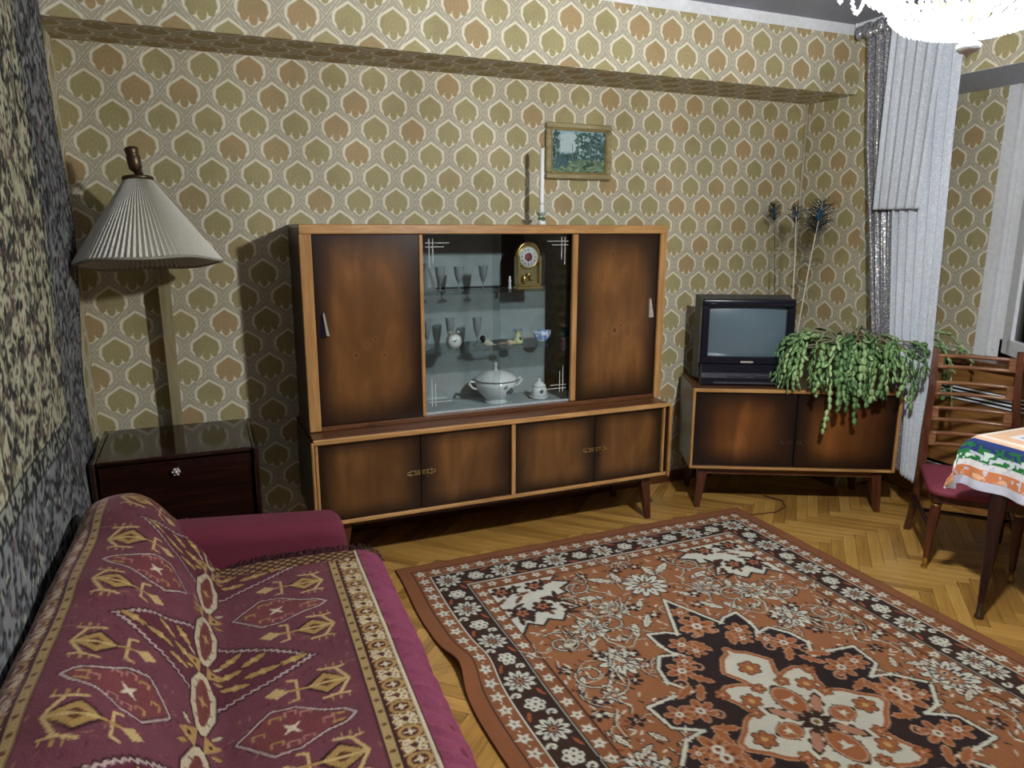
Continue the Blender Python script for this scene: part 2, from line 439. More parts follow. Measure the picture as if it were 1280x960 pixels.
M['cut'] = glassy('drinking_glass', (236, 241, 241), 1.5, 2.4, .24)
M['crystal'] = glassy('cut_crystal', (240, 246, 250), 1.6, 1.0, .08)
M['porc'] = plain('white_porcelain', (226, 228, 228), .14, 0, .6, .02)
M['blue'] = plain('blue_glaze', (92, 128, 190), .2)
M['black'] = plain('black_plastic', (19, 21, 33), .25)
M['grey_p'] = plain('grey_plastic', (62, 62, 66), .45)
M['screen'] = plain('tube_glass', (92, 110, 120), .16, 0, .8, .01)
M['lining'] = plain('grey_lining_paper', (160, 169, 170), .85, 0, .2, .05, 15)
M['white'] = plain('white_paint', (226, 228, 230), .5, 0, .4, .03)
M['ceil'] = plain('ceiling_whitewash', (150, 154, 166), .9, 0, .2, .02, 8)
M['wax'] = plain('candle_wax', (232, 234, 232), .4, 0, .5, .01)
M['green'] = plain('green_enamel', (66, 104, 60), .3)
M['pot'] = plain('brown_planter', (112, 76, 58), .5)
M['soil'] = plain('soil', (40, 32, 26), .9)
M['red_vel'] = Mat('burgundy_upholstery', .85, .2)
_m = M['red_vel']; _f = _m.noise(260, 3); _m.base(_m.mix(_f, (80, 28, 42), (108, 42, 58))); _m.bump(_f, .4, .002)
_m.b.inputs['Sheen Weight'].default_value = .15; _m.b.inputs['Sheen Tint'].default_value = (.8, .4, .5, 1); M['red_vel'] = _m.m
M['seat'] = plain('maroon_seat_cloth', (122, 52, 66), .7, 0, .3, .08, 200)
M['woven_rug'] = woven('rug_pile', .95, .28, 420, .6)
M['woven_throw'] = woven('chenille_throw', .85, .45, 300, .5, .35, (.9, .55, .6))
M['woven_tap'] = woven('tapestry_weave', .95, .3, 420, .6)
M['shade'] = Mat('pleated_shade_cloth', .8, .2)
_m = M['shade']; _f = _m.noise(90, 2); _m.base(_m.mix(_f, (206, 204, 192), (224, 222, 212))); M['shade'] = _m.m
M['edge_trim'] = plain('grey_braid', (150, 148, 132), .8)
M['print'] = woven('printed_cloth', .8, .1, 300, .2)

# ------------------------------------------------------------------ room shell (x along back wall, y depth, z up)
XL, XR, YB, YF, ZC, ZB = -0.475, 3.5, 3.6, -1.35, 2.66, 2.30
YBEAM = 3.235
wp_back = wallpaper('wallpaper_back', 0, (.27, 2.24)); wp_beam = wallpaper('wallpaper_beam', 0, (.271, 2.40), .187)
wp_side = wallpaper('wallpaper_side', 1, (2.925 * .98, 2.06)); wp_soff = wallpaper('wallpaper_soffit', 0, (.27, 0), .184, .222, True)
struct('wall_back', MB().box(XL - .1, XR + .1, YB, YB + .1, 0, ZC), wp_back)
beam = MB(); beam.box(XL, XR, YBEAM, YB, ZB + .003, ZC); struct('wall_beam', beam, wp_beam)
struct('trim_1', MB().box(XL, XR, YBEAM + .002, YB, ZB, ZB + .003), wp_soff)      # papered underside of the beam
struct('trim_2', MB().box(XL, XR, YBEAM - .002, YBEAM, 2.605, ZC), M['white'])    # painted strip above the paper
struct('wall_left', MB().box(XL - .1, XL, YF, YB, 0, ZC), wp_side)
struct('wall_front', MB().box(XL - .1, 4.2, YF - .1, YF, 0, ZC), M['brown_v'])
struct('wall_right', MB().box(XR, XR + .65, 3.12, YB, 0, ZC).box(XR, XR + .65, YF, -.4, 0, ZC).box(XR, XR + .65, -.4, 3.12, ZB, ZC), wp_side)
struct('wall_return', MB().box(XR + .001, XR + .6, 3.117, 3.1198, 0, ZB), wp_back)
wn = MB()      # recessed window wall at x=4.0 with the opening y 1.0..2.70, z .865..2.2
wn.box(4.0, 4.15, 2.70, 3.12, 0, ZB).box(4.0, 4.15, -.4, 1.0, 0, ZB).box(4.0, 4.15, 1.0, 2.70, 0, .845)
struct('wall_window', wn, wp_side)
struct('trim_3', MB().box(XR - .002, XR, -.4, 3.12, 2.605, ZC), M['white'])
struct('trim_5', MB().box(XR, 4.0, -.4, 3.117, ZB - .002, ZB - .0002), plain('grey_paint', (196, 202, 214), .7))
struct('trim_4', MB().tube([(XR - .008, YB - .008, .1), (XR - .008, YB - .008, ZB)], .006, 6), plain('pale_corner_cord', (205, 196, 170), .5))
struct('ceiling', MB().box(XL - .1, 4.2, YF - .1, YB + .1, ZC, ZC + .1), M['ceil'])
struct('baseboard_back', MB().cbox(XL, XR, YB - .016, YB, 0, .07, .004), M['brown'])
struct('baseboard_left', MB().cbox(XL, XL + .016, YF, YB, 0, .07, .004), M['brown'])
struct('baseboard_right', MB().cbox(XR - .016, XR, 3.12, YB, 0, .07, .004), M['brown'])

# parquet: herringbone of real staves, 300 nearest in view as parts
fm = Mat('oak_parquet', .3, .45)
oi = fm.node('ShaderNodeObjectInfo'); rn = V(fm.nt, oi.outputs['Random'])
ge = fm.node('ShaderNodeNewGeometry'); rn = (rn + V(fm.nt, ge.outputs['Random Per Island'])).frac()
gq = fm.noise(4.0, 5, stretch=(1.2, 16, 16), rough=.6, dist=.5)
blot = fm.noise(2.2, 3)
bc = fm.ramp(gq * .62 + rn * .30 + .04, [(.25, (122, 86, 40)), (.5, (172, 130, 64)), (.78, (204, 162, 90))])
bc = fm.mix(blot.step(.55, .75) * .35, bc, (96, 60, 24)); fm.base(bc); fm.bump(fm.noise(40, 3, stretch=(1, 12, 12)), .1, .001)
floor = struct('floor', MB().box(XL - .1, 4.2, YF - .1, YB + .1, -.1, -.012), M['brown'])
L_, W_ = .40, .0572
stave = MB().cbox(.0008, L_ - .0008, .0004, W_ - .0004, -.012, 0, .0012).mesh('plank', fm.m)
def in_rug(x, y): return .74 < x < 2.66 and y < 2.98
cands = []; rest = MB()
s2 = math.sqrt(.5)
for k in range(-140, 140):
    for j in range(-14, 14):
        for o in (0, 1):
            p, q = (k * W_, k * W_ + 2 * L_ * j)
            if o == 0: pc, qc = p + L_ / 2, q + W_ / 2
            else: pc, qc = p + W_ / 2, q + W_ + L_ / 2
            X = 1.5 + (pc + qc) * s2; Y = 1.6 + (qc - pc) * s2 + .06
            if not (XL - .05 < X < 4.0 and YF < Y < YB - .02): continue
            if X > XR + .1 and Y > 3.0: continue
            cands.append((X, Y, o, p, q))
def place(o, p, q):
    # stave corner in rotated frame -> world matrix
    ang = -PI / 4 if o == 0 else PI / 4
    if o == 0: P0, Q0 = p, q
    else: P0, Q0 = p + W_, q + W_          # stave turned by 90 degrees: its width runs toward -p
    return Matrix.Translation((1.5 + (P0 + Q0) * s2, 1.6 + (Q0 - P0) * s2 + .06, -.0004 * random.random())) @ Matrix.Rotation(ang, 4, 'Z')
seen = [c for c in cands if not in_rug(c[0], c[1]) and (c[0] > 2.6 and c[1] > .9 or c[1] > 2.9 and c[0] > .4 or (.45 < c[0] < .8 and c[1] > 1.1))]
seen.sort(key=lambda c: math.hypot(c[0], c[1])); chosen = set(seen[:298])
for c in cands:
    Mx = place(c[2], c[3], c[4])
    if c in chosen:
        o = link('plank', stave, floor); o.matrix_world = Mx
    else:
        rest.T = Mx; rest.box(.0008, L_ - .0008, .0004, W_ - .0004, -.012, 0)
rest.T = None
link('parquet_rest', rest.mesh('parquet_rest', fm.m), floor, 'stuff')

# window in the recess
win = struct('window_1', MB().cbox(4.02, 4.10, 1.0, 1.06, .862, 2.295, .004).cbox(4.02, 4.10, 2.50, 2.64, .862, 2.295, .004).cbox(4.005, 4.02, 2.51, 2.53, .90, 2.295, .003).cbox(4.01, 4.022, 2.60, 2.61, .90, 2.295, .003).cbox(4.02, 4.10, 1.06, 2.58, .862, .97, .004)
             .cbox(4.02, 4.10, 1.06, 2.58, 2.225, 2.295, .004).cbox(4.02, 4.10, 1.79, 1.85, .97, 2.225, .004), M['white'])
struct('window_pane', MB().box(4.055, 4.061, 1.06, 1.79, .97, 2.225), M['glass'], win)
struct('window_pane', MB().box(4.055, 4.061, 1.85, 2.58, .97, 2.225), M['glass'], win)
struct('window_reveal', MB().box(3.998, 4.15, 2.64, 2.702, .865, 2.299), M['white'], win)
cs = MB(); a_ = math.radians(200)      # casement standing ajar into the room, hinged at the far jamb
cs.T = Matrix.Translation((3.985, 2.52, 0)) @ Matrix.Rotation(math.radians(-125), 4, 'Z')
cs.cbox(0, .10, -.02, .02, .90, 2.215, .004).cbox(.50, .555, -.02, .02, .90, 2.215, .004).cbox(.055, .50, -.02, .02, .90, .985, .004).cbox(.055, .50, -.02, .02, 2.15, 2.215, .004)
struct('casement', cs, M['white'], win)
cg = MB(); cg.T = cs.T; cg.box(.055, .50, -.003, .003, .985, 2.15); struct('casement_pane', cg, M['glass'], win)
ch_ = MB(); ch_.T = cs.T; ch_.cbox(.515, .54, .02, .035, 1.06, 1.16, .003).cbox(.44, .54, .035, .05, 1.10, 1.118, .004); struct('casement_handle', ch_, M['steel'], win)
struct('window_sill', MB().cbox(3.80, 4.02, .95, 3.0, .835, .865, .005), M['brown'], win)

# radiator screen: boards with two slotted grilles
rs = Thing('radiator_screen', 'brown wooden radiator screen with white slotted grilles under the window', 'radiator cover', (3.87, 1.9, 0))
scr = wood('screen_board', (104, 66, 32), (140, 96, 48), (168, 122, 68), .5, 1)
for z0, z1 in ((.70, .835), (.24, .615), (.0, .10)): rs.part('board', MB().cbox(3.86, 3.88, .95, 3.05, z0, z1, .003), scr)
for yy in (1.0, 2.0, 3.03): rs.part('post', MB().cbox(3.882, 3.92, yy - .02, yy + .02, 0, .83, .003), scr)
for z0, n in ((.622, 4), (.107, 6)):
    for k in range(n): rs.part('slat', MB().cbox(3.862, 3.876, .97, 3.02, z0 + k * .021, z0 + k * .021 + .009, .002), M['white'])
rs.part('backing', MB().box(3.93, 3.94, .97, 3.02, .02, .82), M['dark'])

# ------------------------------------------------------------------ rug (woven carpet)
RX, RY, RW, RH = 1.705, 1.495, .992, 1.565
RUST, RUST2, CRE, BRN, BLK = (158, 106, 72), (142, 92, 62), (216, 216, 202), (64, 46, 40), (52, 42, 44)
def paint_rug():
    c = Canvas(0, RW, 0, RH, .002, RUST)
    X, Y = np.meshgrid(c.X, c.Y); d = np.minimum(RW - X, RH - Y)
    def band(a, b, col): c.a[(d >= a) & (d < b)] = lin(col)
    band(0, .056, RUST2); band(.056, .063, BLK); band(.063, .128, RUST2); band(.128, .133, CRE); band(.133, .137, BLK); band(.137, .258, BRN); band(.258, .262, BLK)
    band(.262, .267, CRE); band(.267, .272, BLK); band(.272, .326, RUST2); band(.326, .333, BLK)
    def along(dd, sp, fn, ph=0.0, corner=True):
        if corner: fn(RW - dd, RH - dd, 0)
        n = 1
        while RH - dd - n * sp > -sp: fn(RW - dd, RH - dd - n * sp, n); n += 1
        n = 1
        while RW - dd - n * sp > -sp: fn(RW - dd - n * sp, RH - dd, n); n += 1
    along(.095, .0735, lambda x, y, n: (c.star((x, y), 5, .031, .014, .3 + n, CRE), c.disc((x, y), .006, (110, 100, 90))))
    along(.299, .072, lambda x, y, n: (c.star((x, y), 5, .027, .013, .9 + n, CRE), c.disc((x, y), .005, (120, 90, 70))))
    along(.095 + .0, .0735, lambda x, y, n: (c.disc((x - .0367, y + .0), .004, CRE) if n and x < RW - .1 else c.disc((x, y - .0367), .004, CRE)))
    def bf(x, y, n):
        if n % 2 == 0:
            c.flower((x, y), 10, .060, .0098, CRE, (120, 76, 58), None); c.flower((x, y), 10, .042, .004, BRN); c.disc((x, y), .013, (170, 126, 98)); c.disc((x, y), .006, BRN)
        else:
            for q in range(6): c.disc((x + .024 * math.cos(q * PI / 3), y + .024 * math.sin(q * PI / 3)), .0135, CRE); c.disc((x + .024 * math.cos(q * PI / 3), y + .024 * math.sin(q * PI / 3)), .005, (90, 74, 62))
            c.disc((x, y), .012, CRE); c.disc((x, y), .006, BRN)
        if n % 2 == 1:
            for s in (-1, 1):
                if x > RW - .25 and y < RH - .25:
                    c.spiral((x + s * .038, y + .058 * s), .019, .8, .010, CRE, 0); c.leaf((x - s * .045, y + .055 * s), .05, .02, 1.2 * s, (160, 92, 62))
                else:
                    c.spiral((x + .058 * s, y + s * .038), .019, .8, .010, CRE, 0); c.leaf((x + .055 * s, y - s * .045), .05, .02, .4 * s, (160, 92, 62))
    along(.197, .1335, bf)
    # scattered field motifs
    WL = (196, 190, 172)
    for (x, y, r, n) in ((.404, .535, .085, 11), (.0, .99, .1, 12), (.235, .86, .07, 9), (.62, .02, .085, 11), (.40, .77, .075, 10), (.53, .37, .045, 8)):
        c.flower((x, y), n, r * 1.05, r * .15, CRE, None, BLK); c.flower((x, y), n, r * .72, r * .05, BLK, None); c.disc((x, y), r * .30, (170, 108, 70)); c.disc((x, y), r * .16, WL); c.disc((x, y), r * .07, BLK)
    for (x, y, L, a) in ((.16, 1.10, .14, .6), (.087, 1.10, .12, 1.6), (.28, .98, .13, .3), (.16, .73, .12, -.9), (.41, .56, .12, 1.1), (.24, .69, .12, 2.0), (.33, .66, .1, .3), (.63, .18, .11, 1.2), (.60, .29, .1, .5), (.51, .14, .08, 1.0), (.6, .47, .1, 2.2), (.54, .70, .1, 0), (.12, .85, .1, 2.2), (.45, .67, .09, 2.6), (.58, .10, .09, 2.6), (.35, .86, .09, 1.2)):
        c.leaf((x, y), L * .85, L * .34, a, CRE, BLK); c.line([(x - L * .3 * math.cos(a), y - L * .3 * math.sin(a)), (x + L * .25 * math.cos(a), y + L * .25 * math.sin(a))], .004, (150, 140, 120))
    for (x, y) in ((.156, .842), (.108, .76), (.31, .93), (.48, .47), (.59, .36), (.63, .30), (.53, .23), (.42, .42), (.22, 1.17), (.05, 1.16), (.34, .56), (.62, .56), (.47, .60)):
        c.flower((x, y), 5, .034, .009, BLK, CRE, None, x * 30)
    for (x, y, r, a) in ((.31, .77, .075, 0), (.30, 1.09, .07, 2), (.55, .72, .085, 1), (.545, .50, .08, 4), (.385, .98, .06, 5), (.0, 1.19, .05, 0)):
        c.spiral((x, y), r, 1.35, .017, BLK, a); c.spiral((x, y), r, 1.35, .007, WL, a)
    for (x0, y0, x1, y1) in ((.40, .62, .46, .42), (.56, .30, .60, .16), (.2, .8, .12, .92), (.62, .62, .6, .54), (.38, .70, .34, .60), (.25, 1.05, .18, .98)):
        c.line([(x0, y0), ((x0 + x1) / 2 + .02, (y0 + y1) / 2 + .01), (x1, y1)], .007, WL); c.line([(x0 + .008, y0), ((x0 + x1) / 2 + .028, (y0 + y1) / 2 + .01), (x1 + .008, y1)], .005, BLK)
    r = np.random.default_rng(3)
    for _ in range(70):      # winding vines
        x, y = r.uniform(.02, .65), r.uniform(.05, 1.22); a = r.uniform(0, 6); q = [(x, y)]
        for k in range(6): a += r.uniform(-.2, .9); x += .022 * math.cos(a); y += .022 * math.sin(a); q.append((x, y))
        c.line([(u + .005, w) for u, w in q], .006, BLK); c.line(q, .0045, WL)
    for _ in range(330):
        x, y = r.uniform(0, .65), r.uniform(.05, 1.22); c.leaf((x, y), .03, .012, r.uniform(0, 6), (CRE, BLK, (120, 64, 36), WL)[int(r.integers(4))])
    # pale corner spandrel
    sp_ = [(.662, 1.225), (.33, 1.225), (.37, 1.19), (.29, 1.15), (.36, 1.11), (.35, 1.07), (.43, 1.05), (.35, .94), (.42, .93), (.47, .865), (.52, .90), (.56, .86), (.61, .90), (.662, .83)]
    c.poly(sp_, CRE); c.line(sp_[1:], .012, BLK); 
    for k in range(34):
        x, y = r.uniform(.38, .65), r.uniform(.90, 1.21); c.leaf((x, y), .075, .032, r.uniform(0, 6), BRN if k % 3 else (112, 70, 52))
    for (x, y) in ((.615, 1.175), (.50, 1.0), (.46, 1.17), (.60, .98)): c.flower((x, y), 6, .05, .015, BRN, (168, 100, 70)); c.flower((x, y), 5, .028, .008, (176, 112, 84), BRN)
    # central medallion
    med = [(0, .846), (.028, .78), (.05, .732), (.105, .605), (.14, .63), (.215, .645), (.214, .56), (.204, .512), (.17, .468), (.205, .49), (.258, .503), (.305, .44), (.322, .36), (.28, .30), (.272, .283), (.35, .285), (.46, .272), (.445, .157), (.41, .135), (.36, .107), (.40, .10), (.44, .09), (.515, .01), (.515, 0), (0, 0)]
    c.line(med[:-2], .024, BLK); c.poly(med, BLK); c.line(med[:-2], .013, CRE)
    for p_ in med[3:-3:3]: c.star(p_, 4, .02, .007, .6, CRE)
    PK, OR = (192, 148, 120), (168, 106, 68)
    for (x, y, R) in ((.0, .62, .09), (.135, .535, .06), (.235, .395, .07), (.0, .73, .05), (.31, .19, .07), (.385, .20, .06), (.375, .02, .085), (.19, .44, .05), (.11, .48, .05), (.44, .03, .04)):
        c.flower((x, y), 6, R * .82, R * .17, OR, None, PK, x * 9); c.flower((x, y), 6, R * .5, R * .06, (120, 70, 50), None, None, x * 9); c.disc((x, y), R * .24, CRE); c.disc((x, y), R * .1, (120, 70, 50))
    for (x, y, a) in ((.29, .09, .4), (.25, .27, 2.2), (.07, .50, 1.2), (.32, .06, 1.5), (.20, .33, .8), (.30, .29, 2.7)):
        c.leaf((x, y), .085, .036, a, OR, PK)
    for (x, y, rr) in ((.05, .57, .03), (.17, .39, .03), (.27, .15, .03), (.28, .33, .028)): c.spiral((x, y), rr, 1, .008, PK, 1)
    # inner pale medallion
    inn = [(0, .44), (.012, .41), (.05, .39), (.096, .327), (.06, .26), (.053, .215), (.085, .235), (.111, .245), (.15, .25), (.189, .23), (.16, .17), (.148, .112), (.17, .10), (.20, .085), (.235, .05), (.285, .012), (.285, 0), (0, 0)]
    c.line(inn[:-2], .036, PK); c.line(inn[:-2], .026, OR); c.poly(inn, CRE)
    for p_ in ((.053, .21), (.15, .11), (.19, .23)): c.flower(p_, 5, .028, .009, OR, PK, BRN)
    for (x, y, R) in ((0, .315, .042), (.12, .165, .036), (.213, .0, .04)): c.flower((x, y), 6, R, R * .3, OR, (206, 170, 110), BRN)
    for (px, py, a, L, W) in ((0, .118, PI / 2, .15, .095), (.112, .0, 0, .09, .075)):
        c.leaf((px, py), L * 1.25, W * 1.35, a, BRN); c.ell((px, py), L * .52, W * .54, a, BRN); c.ell((px, py), L * .5, W * .5, a, PK); c.ell((px, py), L * .44, W * .42, a, OR); c.star((px, py), 4, W * .34, W * .1, .4, CRE)
    for (px, py, a) in ((.068, .068, PI / 4 + .1),):
        c.leaf((px, py), .14, .065, a, BRN); c.ell((px, py), .05, .017, a, (186, 136, 112))
    c.flower((0, 0), 8, .06, .014, BRN, CRE); c.disc((0, 0), .012, (130, 100, 60))
    return c
cv = paint_rug()
n_, m_ = 560, 396
y0v = .10          # nothing of the rug nearer than this line can be seen past the frame's lower edge; it still runs on to its end
yy = np.concatenate([np.linspace(-.07, .6, 60), np.linspace(.6, RY + RH, n_ - 60)]); xx = np.linspace(RX - RW, RX + RW, m_)
Xg, Yg = np.meshgrid(xx, yy)
colr = cv.get(np.abs(Xg - RX), np.abs(Yg - RY))
Zg = .010 + .0015 * (vnoise(Xg.shape, 40, 5) - .5)
bmp = np.exp(-((Yg - 2.22) / .11) ** 2) * np.clip(1 - (Xg - (RX - RW)) / .35, 0, 1) ** 1.5
Zg = Zg + .026 * bmp; Xs = Xg + .022 * bmp + .006 * np.sin(Yg * 9) * np.clip(1 - (Xg - (RX - RW)) / .3, 0, 1)
P = np.stack([Xs, Yg, Zg], -1)
def skirt(P, Cc, drop):
    P = np.pad(P, ((1, 1), (1, 1), (0, 0)), 'edge'); Cc = np.pad(Cc, ((1, 1), (1, 1), (0, 0)), 'edge')
    for sl in (np.s_[0, :], np.s_[-1, :], np.s_[:, 0], np.s_[:, -1]): P[sl] = P[sl] + drop
    return P, Cc
P, colr = skirt(P, colr, np.array([0, 0, -.0085]))
rug = grid_obj('rug', P, colr, M['woven_rug'], flip=True)
tag(rug, 'rust and brown woven carpet with white flowers and dark medallion on the parquet', 'rug')

# ------------------------------------------------------------------ tapestry on the left wall
def paint_tap():
    CR, GR, DK, BL = (182, 180, 152), (104, 105, 104), (44, 44, 45), (94, 97, 102)
    c = Canvas(.0, 3.28, .45, 2.56, .004, CR)
    r = np.random.default_rng(5); X, Y = np.meshgrid(c.X, c.Y)
    n1 = vnoise(X.shape, 5, 1); n2 = vnoise(X.shape, 14, 2); n3 = vnoise(X.shape, 3, 3)
    k = n1 * .5 + n2 * .5
    c.a[(k > .56)] = lin((122, 122, 102)); c.a[(k > .60) & (n3 > .35)] = lin(DK); c.a[(k < .36) & (n3 > .45)] = lin((104, 92, 84))
    for _ in range(2600):
        x, y = r.uniform(.2, 2.8), r.uniform(.95, 2.55); col = (DK, (70, 62, 58), (118, 112, 90), (160, 158, 128), (96, 74, 74), (70, 80, 76))[int(r.integers(6))]
        c.leaf((x, y), r.uniform(.03, .08), r.uniform(.015, .035), r.uniform(0, 6), col)
    bd = (X > 2.84) | (Y < .86); mid = ((X > 2.79) | (Y < .93)) & ~bd
    c.a[bd] = np.where((n1 > .55)[..., None], np.array(lin((132, 134, 136))), np.where((n3 > .5)[..., None], np.array(lin(DK)), np.array(lin((90, 91, 92)))))[bd]
    c.a[mid] = np.where((n3 > .5)[..., None], np.array(lin(DK)), np.array(lin((146, 150, 138))))[mid]
    for q in (.862, .93): c.line([(0, q), (2.79 + (.93 - q), q), ], .008, DK)
    for q in (2.79, 2.84): c.line([(q, .93 - (q - 2.79)), (q, 2.6)], .008, (50, 52, 60))
    for _ in range(900):
        t = r.uniform(0, 1); x, y = (r.uniform(2.86, 3.24), r.uniform(.47, 2.55)) if t < .6 else (r.uniform(.2, 2.9), r.uniform(.47, .85))
        c.leaf((x, y), r.uniform(.03, .07), r.uniform(.012, .03), r.uniform(0, 6), (DK, (140, 143, 144), (160, 162, 146), BL, (104, 100, 104), (116, 98, 102))[int(r.integers(6))])
    for q in np.arange(.47, 2.56, .021): c.disc((3.25, q), .008, DK); c.disc((3.25, q + .0105), .005, (150, 152, 146))
    c.line([(3.27, .45), (3.27, 2.56)], .012, DK)
    return c
ct = paint_tap()
yy = np.concatenate([np.linspace(.1, 1.0, 60), np.linspace(1.0, 3.275, 400)]); zz = np.linspace(.46, 2.55, 330)
Yg, Zg = np.meshgrid(yy, zz)
edge = np.clip((Yg - 2.6) / .67, 0, 1)
Xg = -.462 + .012 * edge * (1 + np.sin(Zg * 5.2)) + .004 * np.sin(Yg * 7 + Zg * 2)
P, cc = skirt(np.stack([Xg, Yg + .02 * edge * np.sin(Zg * 4 + .5), Zg], -1), ct.get(Yg, Zg), np.array([-.010, 0, 0]))
tap = grid_obj('wall_hanging', P, cc, M['woven_tap'])
tag(tap, 'large cream and charcoal woven carpet with floral border hung on the side wall', 'tapestry')

# ------------------------------------------------------------------ sofa, throw
def skew(y): return .045 * (y - 2.0) * .7
sofa = Thing('sofa', 'burgundy upholstered sofa along the side wall, its arm bare', 'sofa', (0, 1.5, 0))
def sofa_box(x0, x1, y0, y1, z0, z1, c): return MB().cbox(x0, x1, y0, y1, z0, z1, c)
sofa.part('base', sofa_box(-.43, .47, -.2, 2.50, .07, .24, .01), M['red_vel'])
sofa.part('seat_cushion', sofa_box(-.06, .475, -.2, 2.505, .245, .40, .03), M['red_vel'])
bp = [(-.455, .24), (-.455, .55), (-.43, .60), (-.37, .625), (-.30, .615), (-.23, .56), (-.16, .47), (-.11, .39), (-.10, .24)]
sofa.part('backrest', MB().prism(bp, 'y', -.2, 2.69), M['red_vel'])
arm = MB()
for (x, zt, ins) in ((-.30, .56, 0), (-.14, .553, 0), (.10, .535, 0), (.30, .518, 0), (.375, .508, .0), (.405, .49, .02), (.418, .45, .035)):
    pass
sec = []
xs = [-.32, -.14, .05, .22, .34, .385, .41, .42]; zts = [.562, .553, .538, .522, .513, .506, .487, .44]
ring_n = 14
for x, zt in zip(xs, zts):
    sh = 0.0 if x < .39 else (x - .39) * .8
    y0, y1 = 2.515 + sh, 2.705 - sh; rr = .055; pts = [(y0, .09), (y0 - .004, .28), (y0, zt - rr)]
    for k in range(1, 6): a = PI - k * PI / 10; pts.append((y0 + rr + rr * math.cos(a), zt - rr + rr * math.sin(a)))
    for k in range(0, 5): a = PI / 2 - k * PI / 10; pts.append((y1 - rr + rr * math.cos(a), zt - rr + rr * math.sin(a)))
    pts += [(y1, zt - rr), (y1, .09)]
    sec.append([(x, p, q) for p, q in pts])
nn = len(sec[0]); vs = [p for s_ in sec for p in s_]; fs = []
for i in range(len(sec) - 1):
    for k in range(nn): fs.append((i * nn + k, i * nn + (k + 1) % nn, (i + 1) * nn + (k + 1) % nn, (i + 1) * nn + k))
fs.append(tuple(range(nn))); fs.append(tuple((len(sec) - 1) * nn + k for k in range(nn)))
sofa.part('armrest', MB().add(vs, fs, True), M['red_vel'], label='bare burgundy armrest')
for (x, y) in ((-.38, 2.4), (.40, 2.4), (-.38, .0), (.40, 0)): sofa.part('foot', MB().frustum((x, y, .0), .035, .035, (x, y, .075), .05, .05), M['leg'])

